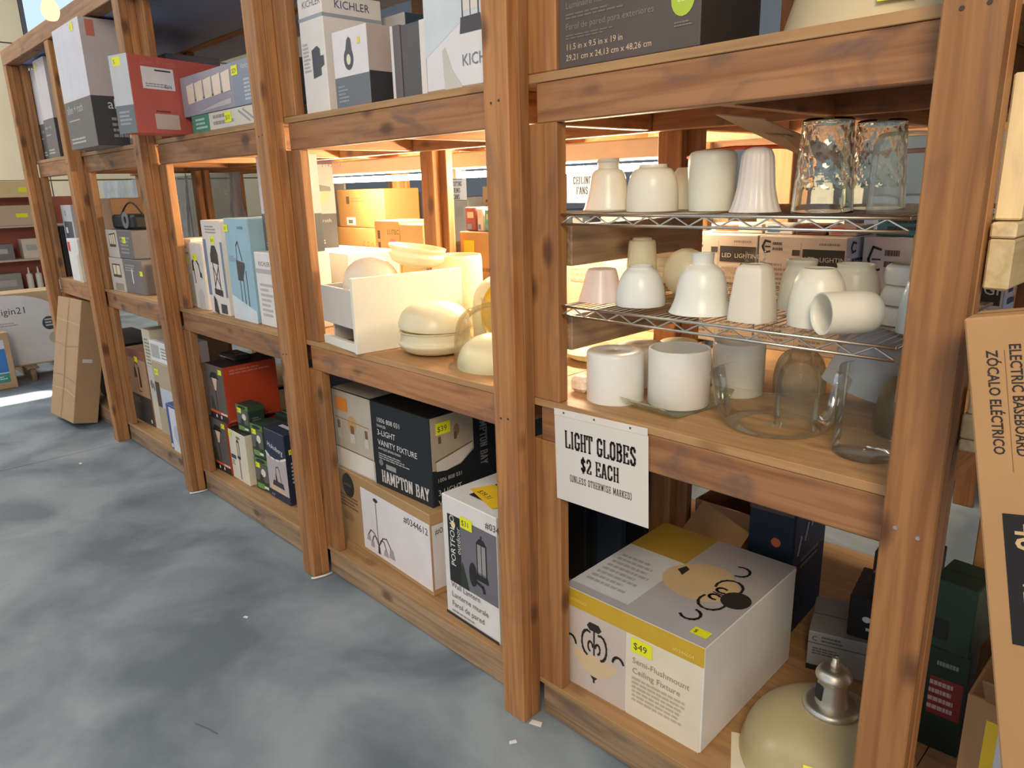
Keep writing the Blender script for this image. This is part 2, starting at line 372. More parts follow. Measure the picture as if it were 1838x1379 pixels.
# ------------------------------------------------------------------ printed cartons
def face_frame(face, W, D, Hh):
    return {'F': ((0, 0, 0), (1, 0, 0), (0, 0, 1), (0, -1, 0), W, Hh), 'R': ((W, 0, 0), (0, 1, 0), (0, 0, 1), (1, 0, 0), D, Hh),
            'L': ((0, D, 0), (0, -1, 0), (0, 0, 1), (-1, 0, 0), D, Hh), 'T': ((0, 0, Hh), (1, 0, 0), (0, 1, 0), (0, 0, 1), W, D)}[face]
PARTNAMES = {}
def decals(root, W, D, Hh, items, base=0.0):
    order = []; groups = {}
    for it in items:
        it = list(it); k, face = it[0], it[1]
        if k == 'K':   # handwritten price sticker
            u, v, txt = it[2], it[3], it[4]; s = it[5] if len(it) > 5 else 1.0; fr = face_frame(face, W, D, Hh)
            uw, vw = .055 * s / fr[4], .036 * s / fr[5]
            sub = [('R', face, u, v, u + uw, v + vw, it[6] if len(it) > 6 else YEL, 'price_sticker'),
                   ('T', face, u + uw * .1, v + vw * .25, .024 * s, txt, INK, 0, 'handwriting')]
        else: sub = [it]
        for s_ in sub:
            nm = s_[-1] if isinstance(s_[-1], str) else 'print'
            key = None
            kk = s_[0]
            col = {'R': 6, 'P': 3, 'E': 6, 'S': 4, 'T': 6, 'B': 6, 'G': 6, 'F': 7}[kk]
            key = (s_[1], nm, tuple(s_[col]), (id(s_) if kk in 'PES' else 0))
            if key not in groups: groups[key] = []; order.append(key)
            groups[key].append(s_)
    for li, key in enumerate(order):
        face, nm, col, _k = key; o, U, V, Nn, fw, fh = face_frame(face, W, D, Hh)
        o, U, V, Nn = Vector(o), Vector(U), Vector(V), Vector(Nn)
        vs = []; fs = []
        def put(v, f):
            n = len(vs); vs.extend(v); fs.extend(tuple(i + n for i in q) for q in f)
        for s_ in groups[key]:
            k = s_[0]
            if k == 'R':
                u0, v0, u1, v1 = s_[2:6]; put([(u0 * fw, v0 * fh), (u1 * fw, v0 * fh), (u1 * fw, v1 * fh), (u0 * fw, v1 * fh)], [(0, 1, 2, 3)])
            elif k == 'P':
                p = [(a * fw, b * fh) for a, b in s_[2]]; put(p, [tuple(range(len(p)))])
            elif k == 'E':
                u, v, ru, rv = s_[2:6]; n = 20; put([(u * fw + ru * math.cos(2 * PI * i / n), v * fh + rv * math.sin(2 * PI * i / n)) for i in range(n)], [tuple(range(n))])
            elif k == 'S':
                put(*stroke2d([(a * fw, b * fh) for a, b in s_[2]], s_[3], s_[3]))
            elif k in 'TGB':
                u, v, size, body = s_[2:6]; rot = s_[7] if len(s_) > 8 else 0
                for bi, ln in enumerate(body.split('\n')):
                    if k in 'TB': v2, f2 = text2d(ln, size, .80 if k == 'B' else 1.0, .018 if k == 'B' else 0)
                    else: v2, f2, _ = slab2d(ln, size)
                    ca, sa = math.cos(math.radians(rot)), math.sin(math.radians(rot)); yy = -bi * size * 1.25
                    put([(u * fw + a * ca - (b + yy) * sa, v * fh + a * sa + (b + yy) * ca) for a, b in v2], f2)
            elif k == 'F':
                u0, v0, u1, v1, n = s_[2:7]; rr = random.Random(int(u0 * 99 + v1 * 77))
                for i in range(n):
                    y = v1 - (v1 - v0) * (i + .5) / n; hh = (v1 - v0) / n * .26; x = u0
                    e = u0 + (u1 - u0) * rr.uniform(.62, 1)
                    while x < e:
                        x2 = min(e, x + (u1 - u0) * rr.uniform(.06, .16)); put([(x * fw, (y - hh) * fh), (x2 * fw, (y - hh) * fh), (x2 * fw, (y + hh) * fh), (x * fw, (y + hh) * fh)], [(0, 1, 2, 3)]); x = x2 + (u1 - u0) * .02
        off = 0.0005 + base + 0.00013 * li
        od = mobj(nm, [o + U * a + V * b + Nn * off for a, b in vs], fs, paper(col, .5, .05), root)
        if groups[key][0][0] == 'F' or nm.endswith('fine_print') or 'barcode_bars' in nm: od['kind'] = 'stuff'
def carton(name, label, x, y, z, W, D, Hh, col, items=(), rz=0, rot=None, cat='box', group=None, rough=.6, tape=None, flap=True, open_top=False, seam=None):
    """printed carton; x,y,z is its front left bottom corner, rz its turn in degrees"""
    r = rot if rot else (0, 0, math.radians(rz))
    root = empty(name, (x, y, z), r, label, cat, group)
    bm_ = paper(col, rough, .05, 7, 0, .15)
    if open_top:
        t = .005; mb = MB().box(0, W, 0, t, 0, Hh).box(0, W, D - t, D, 0, Hh).box(0, t, t, D - t, 0, Hh).box(W - t, W, t, D - t, 0, Hh).box(t, W - t, t, D - t, 0, t)
        mb.obj('carton_body', bm_, root)
    else:
        v, f = boxvf(0, W, 0, D, 0, Hh, .003); mobj('carton_body', v, f, bm_, root)
        if flap:
            g = tuple(max(0, int(c * .55)) for c in col); mobj('flap_seam', *boxvf(.004, W - .004, D / 2 - .0012, D / 2 + .0012, Hh, Hh + .0007), paper(g), root)
        if tape: mobj('packing_tape', *boxvf(0, W, D / 2 - .025, D / 2 + .025, Hh, Hh + .0009), paper(tape, .25), root)
    decals(root, W, D, Hh, items)
    return root

# ================================================================== THE SETTING
fl = empty('floor', (-3, 0, 0), kind='structure', label='grey-blue sealed concrete warehouse floor', cat='floor')
CONC = concrete()
mobj('joint_filler', *boxvf(-10, 16, -9, 9, -.2, -.012), paper((46, 46, 46)), fl)
for (a, b) in ((-10, -2.19), (-2.184, 16)):           # slabs either side of the control joint
    mobj('floor_slab', *boxvf(a, b, -9, 9, -.19, 0), CONC, fl)
wl = empty('wall_left', (-13, 0, 0), kind='structure', label='cream panelled far end wall', cat='wall')
CREAM = paper((226, 214, 184), .7, .04, 2)
mobj('wall_core', *boxvf(-.2, 0, -9, 9, 0, 5.6), paper((120, 112, 100)), wl)
for i in range(9):
    for j in range(3):
        if i in (6,) and j == 2: continue
        mobj('wall_panel', *boxvf(0, .03, -9 + 2 * i + .01, min(-7 + 2 * i - .01, 7.99), [0, 1.86, 3.74][j] + .01, [1.86, 3.74, 5.6][j] - .01), CREAM, wl)
wn = empty('window_1', (-13, 3, 3.74), kind='structure', label='daylit window high in the far end wall', cat='window')
mobj('pane', *boxvf(.0, .015, .05, 1.95, .05, 1.8), emit((.62, .82, 1, 1), .95), wn)
mb = MB().box(0, .05, 0, .05, 0, 1.86).box(0, .05, 1.95, 2, 0, 1.86).box(0, .05, .05, 1.95, 0, .05).box(0, .05, .05, 1.95, 1.8, 1.86)
mb.obj('window_frame', paper((90, 96, 104)), wn)
wb = mobj('wall_back', *boxvf(-13, 13, 8, 8.2, 0, 5.6), paper((120, 132, 150), .7, .05, 2)); tag(wb, 'blue-grey back wall of the warehouse', 'wall', kind='structure')
ce = mobj('ceiling', *boxvf(-13, 13, -9, 8, 5.6, 5.7), paper((150, 158, 172), .8, .04, 2)); tag(ce, 'pale grey warehouse ceiling', 'ceiling', kind='structure')

# ================================================================== THE TIMBER RACK
PX = {'A': -6.43, 'B': -5.30, 'C': -4.035, 'D': -2.71, 'E': -1.446, 'F': -0.41, 'G': 0.80}
K = 'ABCDEFG'
rack = empty('shelving_rack', (-3.4, 2.1, 0), label='long timber storage rack of doubled lumber posts, beams and plywood shelves', cat='shelf')
NAIL = paper((60, 46, 36)); SCREW = metal((214, 206, 200), .35)
def dots(parent_board, pts, mat, name, r=.004):
    """pts are (along grain, across) on the front face of a post board"""
    for a, b in pts:
        v, f = lathe([(0, .0), (r, .0), (r * .9, .0015), (0, .0015)], 8)
        v = [(q[0], -q[2] - .0188, q[1]) for q in v]
        mobj(name, v, [p[::-1] for p in f], mat, parent_board, (a, 0, b))
for k in K:
    x = PX[k]
    b1 = board('post_board', x, x + .089, 1.320, 1.358, 0, 2.50, WOOD, rack)
    board('post_board', x + .002, x + .089, 1.358, 1.396, 0, 2.50, WOOD, rack)
    if k == 'F':
        dots(b1, [(-.262 + .0, .020), (-.27, -.018)], SCREW, 'screw_head', .0045); dots(b1, [(.59, -.02), (.588, .016)], NAIL, 'nail_hole', .004)
    else:
        for zz in (.975, 1.80): dots(b1, [(zz - 1.25, .016), (zz - 1.25 + .004, -.012)], NAIL, 'nail_hole', .0035)
    # short studs carrying the beams
    if k == 'F': board('jack_stud', x + .089, x + .127, 1.402, 1.440, 1.526, 1.748, PALE, rack)
    elif k != 'G':
        for (z0, z1) in ((.125, .912), (1.03, 1.748), (1.864, 2.5)):
            board('jack_stud', x + .078, x + .178, 1.3962, 1.434, z0, z1, WOOD, rack)
    # middle and back rows of posts
    board('post_board', x, x + .089, 2.080, 2.118, 0, 2.50, WOOD, rack)
    board('post_board', x + .045, x + .134, 2.118, 2.156, 0, 2.50, WOOD, rack)
    board('post_board', x, x + .089, 2.86, 2.898, 0, 2.50, WOOD, rack)
    board('post_board', x + .004, x + .093, 2.898, 2.936, 0, 2.50, WOOD, rack)
for a, b in zip(K, K[1:]):
    x0, x1 = PX[a] + .094, PX[b] - .002
    board('shelf_beam', x0 + .016, x1, 1.398, 1.436, 1.748, 1.842, WOODB, rack)
    if a != 'F': board('shelf_beam', x0 + .016, x1, 1.398, 1.436, .912, 1.008, WOODB, rack)
    board('bottom_rail', x0 + .006, x1, 1.398, 1.436, .004, .107, WOODG, rack)
    for (zb, zt) in ((1.755, 1.842), (.92, 1.008), (.01, .107)):
        if a == 'F' and zb == .92: continue
        board('shelf_beam', x0 - .09, x1, 2.042, 2.080, zb, zt, WOODB, rack)
        board('shelf_beam', x0 - .09, x1, 2.822, 2.860, zb, zt, WOODB, rack)
    # plywood decks, notched clear of the posts
    for (zb, zt) in ((1.843, 1.864), (1.009, 1.030), (.108, .125)):
        if a == 'F' and zb == 1.009: continue
        board('shelf_panel', x0 - .093, x1, 1.397, 2.079, zb, zt, PLY, rack, .0015)
        board('shelf_panel', x0 + .042, x1, 2.081, 2.858, zb, zt, PLY, rack, .0015)
    # joists under the decks
    xm = (x0 + x1) / 2
    board('joist', xm - .019, xm + .019, 1.437, 2.041, 1.757, 1.842, WOOD, rack)
    board('joist', xm - .019, xm + .019, 2.157, 2.821, 1.757, 1.842, WOOD, rack)
for k in 'BCDEFG':
    x = PX[k]
    for zz in (1.760, .922):
        board('side_rail', x - .040, x - .002, 1.437, 2.041, zz, zz + .082, WOOD, rack)
        board('side_rail', x + .047, x + .085, 2.158, 2.821, zz, zz + .082, WOOD, rack)
board('top_beam', PX['A'], PX['G'] + .089, 1.320, 1.396, 2.501, 2.60, WOODB, rack)
board('top_beam', PX['A'], PX['G'] + .089, 2.080, 2.156, 2.501, 2.60, WOODB, rack)
DECK_HAZE = paper((150, 172, 214), .6, .06, 3)  # bluish lens haze painted into the deck colour
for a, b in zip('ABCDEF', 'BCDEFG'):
    mobj('top_deck_panel', *boxvf(PX[a] + 3.403, PX[b] + 3.397, 1.398 - 2.1, 2.079 - 2.1, 2.503, 2.521), DECK_HAZE, rack)
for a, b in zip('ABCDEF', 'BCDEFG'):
    mobj('top_deck_panel', *boxvf(PX[a] + 3.403, PX[b] + 3.397, 2.158 - 2.1, 2.45 - 2.1, 2.503, 2.521), DECK_HAZE, rack)
# weathered boards that carry the wire shelves
board('wire_shelf_support', -1.302, -1.255, 1.436, 2.041, 1.395, 1.498, WOODG, rack)
board('wire_shelf_support', -1.302, -1.255, 1.436, 2.041, 1.172, 1.266, WOODG, rack)
board('wire_shelf_support', -.450, -.412, 1.442, 2.079, 1.41, 1.498, WOODG, rack)
board('wire_shelf_support', -.450, -.412, 1.442, 2.079, 1.18, 1.266, WOODG, rack)

# ------------------------------------------------------------------ fluorescent fixtures under the back shelves
def fixture(x0, x1, label):
    r = empty('tube_light', ((x0 + x1) / 2, 2.30, 1.655), (0, 0, 0), label, 'light', 'fluorescent tube lights')
    L = (x1 - x0) / 2
    mobj('housing', *boxvf(-L, L, -.035, .035, .026, .100, .006), paper((226, 220, 206), .5), r)
    for sgn in (-1, 1): mobj('tube_socket', *boxvf(sgn * L - (.012 if sgn > 0 else 0), sgn * L + (.012 if sgn < 0 else 0), -.014, .014, -.016, .03, .003), paper((240, 240, 236)), r)
    v, f = tubevf([(-L + .014, 0, 0), (L - .014, 0, 0)], .0135, 12)
    mobj('fluorescent_tube', v, f, emit((1.0, .83, .54, 1), TUBE), r, smooth=True)
    return r
TUBE = 320.0
fixture(-3.93, -2.735, 'lit fluorescent tube above the big cardboard cartons and the drawer of globes')
fixture(-2.715, -1.50, 'lit fluorescent tube ending above the wire shelves of glass shades')

# ------------------------------------------------------------------ wire shelves in the right-hand bay
def wire_shelf(z, label):
    r = empty('wire_shelf', (-.8565, 1.72, z), (0, 0, 0), label, 'wire shelf', 'chrome wire shelves')
    ST = metal((200, 192, 180), .32)
    L = .4085; D0, D1 = -.31, .335
    for (yy, nm) in ((D0, 'front_rail'), (D1, 'back_rail')):
        mobj(nm, *tubevf([(-L, yy, 0), (L, yy, 0)], .0035, 8), ST, r, smooth=True)
        mobj('lower_rail', *tubevf([(-L, yy, -.0235), (L, yy, -.0235)], .0032, 8), ST, r, smooth=True)
        pts = []; n = 22
        for i in range(n + 1): pts.append((-L + 2 * L * i / n, yy, -.002 if i % 2 else -.0215))
        mobj('truss_wire', *tubevf(pts, .0023, 6), ST, r)
    for sgn in (-1, 1):
        mobj('end_rail', *tubevf([(sgn * L, D0, 0), (sgn * L, D1, 0)], .0035, 8), ST, r, smooth=True)
    mb = MB()
    n = 44
    for i in range(1, n): x = -L + 2 * L * i / n; mb.tube([(x, D0, .001), (x, D1, .001)], .0012, 4)
    for yy in (-.1, .12): mb.tube([(-L, yy, -.003), (L, yy, -.003)], .0025, 5)
    o = mb.obj('wire_deck', ST, r); o['kind'] = 'stuff'
wire_shelf(1.5265, 'upper chrome wire shelf holding clear dimpled glasses and frosted shades')
wire_shelf(1.2935, 'lower chrome wire shelf holding the pink shade and clear jar')
WS1, WS2 = 1.5302, 1.2972

# ================================================================== CARTONS
Z0, Z1, Z2 = .1252, 1.0302, 1.8642      # shelf tops
# ---- reusable little pictures -------------------------------------------------
def pic_lantern(face, u, v, su, sv, col=(38, 38, 42), lit=(206, 190, 160), nm='lantern_picture'):
    P_ = lambda pts: [(u + a * su, v + b * sv) for a, b in pts]
    return [('P', face, P_([(.2, .82), (.8, .82), (.62, .94), (.38, .94)]), col, nm), ('S', face, P_([(.5, .94), (.5, 1.0)]), .006, col, nm),
            ('P', face, P_([(.26, .26), (.74, .26), (.74, .82), (.26, .82)]), lit, 'lantern_glass'),
            ('S', face, P_([(.26, .2), (.26, .82)]), .005, col, nm + '_bars'), ('S', face, P_([(.74, .2), (.74, .82)]), .005, col, nm + '_bars'), ('S', face, P_([(.5, .2), (.5, .82)]), .003, col, nm + '_bars'),
            ('P', face, P_([(.16, .10), (.84, .10), (.8, .22), (.2, .22)]), col, nm)]
def pic_path_light(face, u, v, su, sv):
    P_ = lambda pts: [(u + a * su, v + b * sv) for a, b in pts]; k = (30, 34, 30)
    return [('P', face, P_([(.1, .78), (.9, .78), (.7, .92), (.3, .92)]), k, 'path_light_picture'), ('P', face, P_([(.3, .78), (.7, .78), (.56, .5), (.44, .5)]), (226, 190, 160), 'lit_glass'),
            ('S', face, P_([(.5, .5), (.5, 0)]), .006, k, 'path_light_picture'), ('P', face, P_([(0, .05), (.35, .02), (.2, .3), (.05, .35)]), (52, 66, 46), 'leaf_picture')]
def pic_ceiling_bowl(face, u, v, su, sv):
    P_ = lambda pts: [(u + a * su, v + b * sv) for a, b in pts]; k = (44, 38, 34)
    bowl = [(.0, .40), (.08, .44), (.92, .44), (1, .40), (.93, .30), (.78, .18), (.62, .12), (.38, .12), (.22, .18), (.07, .30)]
    arc = lambda cx, cy, rx, ry, a0, a1, n=8: P_([(cx + rx * math.cos(a0 + (a1 - a0) * i / n), cy + ry * math.sin(a0 + (a1 - a0) * i / n)) for i in range(n + 1)])
    return [('P', face, P_(bowl), (214, 188, 148), 'glass_bowl_picture'), ('P', face, P_([(.34, .9), (.40, .97), (.6, .97), (.66, .9), (.6, .84), (.4, .84)]), k, 'fixture_picture'),
            ('S', face, P_([(.5, .86), (.5, .46)]), .006, k, 'fixture_picture'), ('S', face, arc(.36, .62, .13, .2, 1.2, 4.6), .006, k, 'fixture_picture'), ('S', face, arc(.64, .62, .13, .2, 1.94, -1.46), .006, k, 'fixture_picture'),
            ('S', face, arc(.42, .58, .05, .08, 0, 4.5), .005, k, 'fixture_picture'), ('S', face, arc(.58, .58, .05, .08, 3.1, -1.4), .005, k, 'fixture_picture'),
            ('S', face, arc(-.02, .48, .12, .14, 2.6, .2), .006, k, 'fixture_picture'), ('S', face, arc(1.02, .48, .12, .14, .5, 2.9), .006, k, 'fixture_picture'),
            ('P', face, P_([(.42, .10), (.58, .10), (.52, .05), (.52, .0), (.48, .0), (.48, .05)]), k, 'fixture_picture')]
LG = (196, 194, 196)
# ---- bottom shelf, bay of the big semi-flush carton --------------------------------
its = [('R', 'F', 0, .82, 1, 1, (196, 160, 44), 'yellow_band'), ('R', 'F', 0, 0, .48, .82, (200, 186, 176), 'photo_panel'), ('R', 'F', .485, 0, .99, .82, (222, 212, 190), 'text_panel')] + pic_ceiling_bowl('F', .06, .12, .36, .64) + \
      [('T', 'F', .53, .55, .026, 'Semi-Flushmount\nCeiling Fixture', (150, 136, 116), 0, 'lettering'), ('F', 'F', .53, .16, .93, .42, 6, (186, 174, 152), 'fine_print'), ('T', 'F', .02, .885, .014, 'PORTFOLIO', (232, 206, 120), 0, 'band_lettering'), ('T', 'F', .80, .86, .016, '#0344604', (232, 206, 120), 0, 'band_lettering'),
       ('K', 'F', .52, .66, '$49', 1.25), ('R', 'T', 0, 0, 1, 1, (176, 172, 176), 'photo_top'), ('R', 'T', 0, .06, .44, .62, (206, 208, 214), 'text_panel_top'), ('R', 'T', 0, .62, .44, 1, (176, 142, 52), 'gold_panel'), ('F', 'T', .05, .12, .40, .50, 8, (168, 170, 178), 'fine_print_top'),
       ('E', 'T', .63, .50, .115, .10, (206, 180, 142), 'glass_bowl_picture_top'), ('E', 'T', .63, .62, .07, .05, (206, 180, 142), 'glass_bowl_picture_top'), ('E', 'T', .90, .46, .042, .046, (44, 40, 38), 'fixture_picture_top'), ('S', 'T', [(.75, .46), (.9, .46)], .006, (44, 40, 38), 'fixture_picture_top')] + [('S', 'T', [(cx + rx * math.cos(a0 + (a1 - a0) * i / 9), cy + ry * math.sin(a0 + (a1 - a0) * i / 9)) for i in range(10)], .0065, (44, 40, 38), 'fixture_picture_top') for (cx, cy, rx, ry, a0, a1) in ((.80, .55, .08, .08, 3.6, -.4), (.80, .37, .08, .08, 2.7, 6.7), (.785, .50, .035, .025, 5.5, 1.0), (.785, .42, .035, .025, .8, 5.2), (.76, .74, .06, .055, 2.2, -1.6), (.77, .20, .06, .05, 3.8, 7.8))] + [
       ('P', 'T', [(.44, .54), (.50, .50), (.50, .58), (.46, .60)], (44, 40, 38), 'fixture_picture_top'), ('K', 'T', .86, .06, '$', .9)]
carton('ceiling_fixture_carton', 'large grey and yellow carton picturing a semi-flush bowl ceiling light, marked 49', -1.300, 1.448, Z0, .468, .545, .322, (224, 222, 222), its, 1.5)
carton('tall_navy_carton', 'tall dark navy carton with orange dots behind the semi-flush carton', -1.050, 2.085, Z0, .15, .30, .56, (16, 34, 52),
       [('E', 'F', .62, .60, .016, .016, (208, 110, 70), 'orange_dot'), ('R', 'R', .03, .45, .97, 1, (22, 46, 84), 'blue_panel'), ('E', 'R', .12, .42, .014, .014, (208, 110, 70), 'orange_dot'), ('F', 'R', .2, .78, .9, .97, 7, (130, 146, 170), 'fine_print'), ('S', 'R', [(.15, .52), (.22, .62)], .010, (200, 206, 214), 'torch_picture'),
        ('S', 'R', [(.34, .58), (.41, .67)], .010, (200, 206, 214), 'torch_picture'), ('S', 'R', [(.52, .64), (.58, .73)], .010, (200, 206, 214), 'torch_picture'), ('S', 'R', [(.70, .68), (.76, .77)], .010, (200, 206, 214), 'torch_picture'), ('F', 'R', .25, .40, .9, .48, 2, (130, 110, 120), 'fine_print'), ('R', 'F', 0, .78, .98, 1, (92, 74, 66), 'brown_wrap')], 4)
carton('small_grey_carton', 'small grey carton with a dark corner under the black box on the bottom shelf', -.79, 2.00, Z0, .17, .22, .132, (150, 152, 152),
       [('T', 'F', .06, .78, .022, 'C', (40, 40, 40), 0, 'logo'), ('F', 'F', .22, .76, .6, .94, 2, (90, 90, 90), 'fine_print'), ('R', 'F', 0, .70, 1, .73, (100, 100, 100), 'stripe'), ('F', 'F', .08, .42, .7, .62, 3, (92, 92, 92), 'fine_print'), ('R', 'F', 0, 0, .3, .14, BLACK, 'dark_corner')], 18)
carton('black_carton', 'black carton overhanging the small grey carton beside the right post', -.70, 2.055, Z0 + .1335, .17, .20, .135, (20, 22, 24), [('E', 'F', .3, .5, .012, .010, (220, 220, 220), 'logo'), ('F', 'F', .3, .2, .8, .34, 1, (200, 200, 200), 'fine_print')], 10)
carton('dark_tool_carton', 'black carton with a red stripe wedged above the black box', -.66, 2.10, Z0 + .27, .16, .16, .14, (26, 26, 28), [('P', 'F', [(0, .5), (1, .8), (1, 1), (.2, .9)], (150, 60, 50), 'red_stripe')], 6)
oc = carton('open_carton', 'open brown carton with a bent flap behind the semi-flush carton', -1.305, 2.17, Z0, .225, .30, .36, (150, 112, 76), [], 0, open_top=True)
mobj('flap', *boxvf(0, .20, -.16, 0, -.002, .002), paper((158, 120, 82), .7), oc, (.03, 0, .36), (.55, .25, .1))
mobj('flap', *boxvf(0, .24, 0, .14, -.002, .002), paper((150, 114, 78), .7), oc, (0, .30, .36), (.5, 0, 0))
carton('door_panel_carton', 'tall dark box beside the left stud under the light globes sign', -1.60, 1.93, Z0, .16, .12, .60, (22, 30, 44), [('R', 'F', .2, .1, .9, .9, (44, 52, 66), 'panel')], 0)
pn = empty('cabinet_door', (-1.64, 2.20, Z0 + .002), (-.08, 0, 0), 'dark brown raised-panel cabinet door standing under the shelf behind the price sign', 'door')
mobj('door_slab', *boxvf(0, .24, 0, .02, 0, .62, .003), paper((86, 80, 78)), pn)
for i in (0, 1): mobj('raised_panel', *boxvf(.03 + .1 * i, .11 + .1 * i, -.008, 0, .06, .56, .003), paper((100, 94, 92)), pn)

# ---- bottom shelf, bay with the black vanity carton --------------------------------
kits = [('R', 'F', .30, .06, 1, .88, (230, 222, 222), 'white_label'), ('E', 'F', .155, .80, .050, .055, (32, 32, 30), 'round_badge'), ('T', 'F', .10, .79, .018, 'portfolio', (150, 128, 96), 0, 'badge_lettering'), ('F', 'F', .04, .48, .26, .66, 4, (120, 92, 60), 'fine_print'), ('F', 'F', .07, .30, .22, .42, 4, (140, 110, 76), 'fine_print'),
        ('T', 'F', .755, .735, .040, '#0344612', (40, 38, 40), 0, 'item_number'), ('E', 'F', .465, .80, .018, .009, (58, 50, 46), 'chandelier_picture'), ('S', 'F', [(.465, .80), (.465, .40), (.47, .16)], .004, (74, 64, 58), 'chandelier_picture'), ('S', 'F', [(.47, .2), (.43, .34), (.39, .36), (.36, .28)], .004, (74, 64, 58), 'chandelier_picture'),
        ('S', 'F', [(.47, .2), (.52, .34), (.56, .36), (.60, .26)], .004, (74, 64, 58), 'chandelier_picture'), ('S', 'F', [(.47, .2), (.45, .30), (.42, .30), (.40, .22)], .004, (74, 64, 58), 'chandelier_picture'), ('S', 'F', [(.47, .2), (.50, .30), (.53, .30), (.55, .2)], .004, (74, 64, 58), 'chandelier_picture'),
        ('P', 'F', [(.34, .2), (.38, .2), (.375, .28), (.35, .28)], (170, 160, 156), 'glass_cup_picture'), ('P', 'F', [(.58, .14), (.64, .14), (.62, .26), (.59, .26)], (170, 160, 156), 'glass_cup_picture'), ('P', 'F', [(.52, .12), (.57, .12), (.56, .2), (.53, .2)], (170, 160, 156), 'glass_cup_picture'), ('P', 'F', [(.38, .14), (.42, .14), (.415, .22), (.39, .22)], (170, 160, 156), 'glass_cup_picture'), ('P', 'F', [(.46, .10), (.485, .10), (.48, .2), (.465, .2)], (58, 50, 46), 'chandelier_picture'),
        ('R', 'R', .02, .08, 1, .86, (216, 208, 210), 'white_label_side'), ('T', 'R', .06, .74, .034, '#0344612', (40, 38, 40), 0, 'item_number_side'), ('P', 'R', [(.5, .1), (.62, .1), (.58, .22), (.54, .22)], (90, 80, 76), 'chandelier_picture_side')]
carton('chandelier_carton', 'kraft carton with a white label picturing a hanging five-cup chandelier, number 0344612', -2.672, 1.494, Z0, .712, .34, .334, (176, 140, 96), kits, -3.2)
DK = (24, 30, 36)
hits = [('R', 'F', 0, 0, .43, 1, (190, 180, 164), 'photo_panel'), ('R', 'F', 0, .02, .42, .26, (226, 218, 208), 'mirror_picture'), ('S', 'F', [(0, .28), (.42, .26)], .004, (120, 80, 50), 'mirror_edge'), ('E', 'F', .21, .62, .032, .036, (196, 160, 112), 'sconce_picture'), ('S', 'F', [(.02, .66), (.40, .64)], .004, (168, 128, 84), 'sconce_picture'),
        ('P', 'F', [(.04, .52), (.07, .52), (.07, .62), (.04, .62)], (128, 92, 64), 'socket_picture'), ('P', 'F', [(.19, .50), (.23, .50), (.23, .60), (.19, .60)], (128, 92, 64), 'socket_picture'), ('P', 'F', [(.35, .50), (.38, .50), (.38, .60), (.35, .60)], (128, 92, 64), 'socket_picture'),
        ('P', 'F', [(.03, .40), (.08, .40), (.075, .52), (.035, .52)], (206, 198, 184), 'glass_picture'), ('P', 'F', [(.18, .38), (.24, .38), (.235, .50), (.185, .50)], (206, 198, 184), 'glass_picture'), ('P', 'F', [(.34, .38), (.39, .38), (.385, .50), (.345, .50)], (206, 198, 184), 'glass_picture'),
        ('P', 'F', [(.43, 0), (.455, 0), (.44, .25), (.43, .26)], (190, 180, 164), 'photo_panel'), ('R', 'F', .44, 0, 1, 1, DK, 'dark_panel'), ('T', 'F', .49, .775, .028, '1006 808 031', (216, 214, 210), 0, 'number_lettering'), ('T', 'F', .49, .715, .016, 'FAWLER', (216, 214, 210), 0, 'lettering'),
        ('T', 'F', .49, .62, .033, '3-LIGHT\nVANITY FIXTURE', (224, 222, 218), 0, 'lettering'), ('T', 'F', .49, .445, .014, 'ANTIQUE BRASS FINISH', (216, 214, 210), 0, 'lettering'), ('F', 'F', .49, .33, .80, .41, 3, (170, 170, 168), 'fine_print'), ('R', 'F', .56, .23, .66, .29, (150, 150, 148), 'stamp'), ('E', 'F', .51, .29, .014, .014, (120, 122, 122), 'stamp_ring'),
        ('G', 'F', .51, .06, .047, 'HAMPTON BAY', (222, 214, 206), 0, 'brand_lettering'), ('R', 'F', .035, .76, .17, .92, (230, 140, 40), 'orange_sticker'),
        ('P', 'R', [(0, .42), (.18, .38), (.4, .40), (.6, .52), (.6, 1), (0, 1)], (176, 162, 142), 'photo_panel_side'), ('P', 'R', [(.06, .40), (.2, .38), (.42, .42), (.58, .54), (.58, .60), (.06, .50)], (216, 208, 200), 'mirror_picture_side'), ('S', 'R', [(.05, .51), (.58, .61)], .004, (120, 80, 50), 'mirror_edge_side'),
        ('E', 'R', .36, .80, .014, .024, (150, 116, 84), 'sconce_picture_side'), ('P', 'R', [(.10, .70), (.14, .70), (.14, .78), (.10, .78)], (110, 82, 60), 'sconce_picture_side'), ('P', 'R', [(.32, .70), (.36, .70), (.36, .78), (.32, .78)], (110, 82, 60), 'sconce_picture_side'),
        ('T', 'R', .06, .27, .022, '1006 808 031', (190, 188, 186), 0, 'lettering_side'), ('T', 'R', .06, .12, .032, '3-LIGHT\nVANITY FIXTURE', (200, 198, 196), 0, 'lettering_side'), ('G', 'R', .70, .92, .034, 'HAMPTON BAY', (140, 140, 138), -90, 'brand_lettering_side'), ('K', 'R', .07, .80, '$39', 1.25),
        ('R', 'T', 0, 0, .43, 1, (198, 188, 172), 'photo_panel_top'), ('G', 'T', .52, .40, .060, 'HAMPTON BAY', (86, 84, 80), 0, 'brand_lettering_top')]
carton('vanity_fixture_carton', 'black and taupe carton for a three-light vanity fixture lying on the chandelier carton', -2.640, 1.496, Z0 + .3352, .650, .34, .345, DK, hits, .5, flap=False)
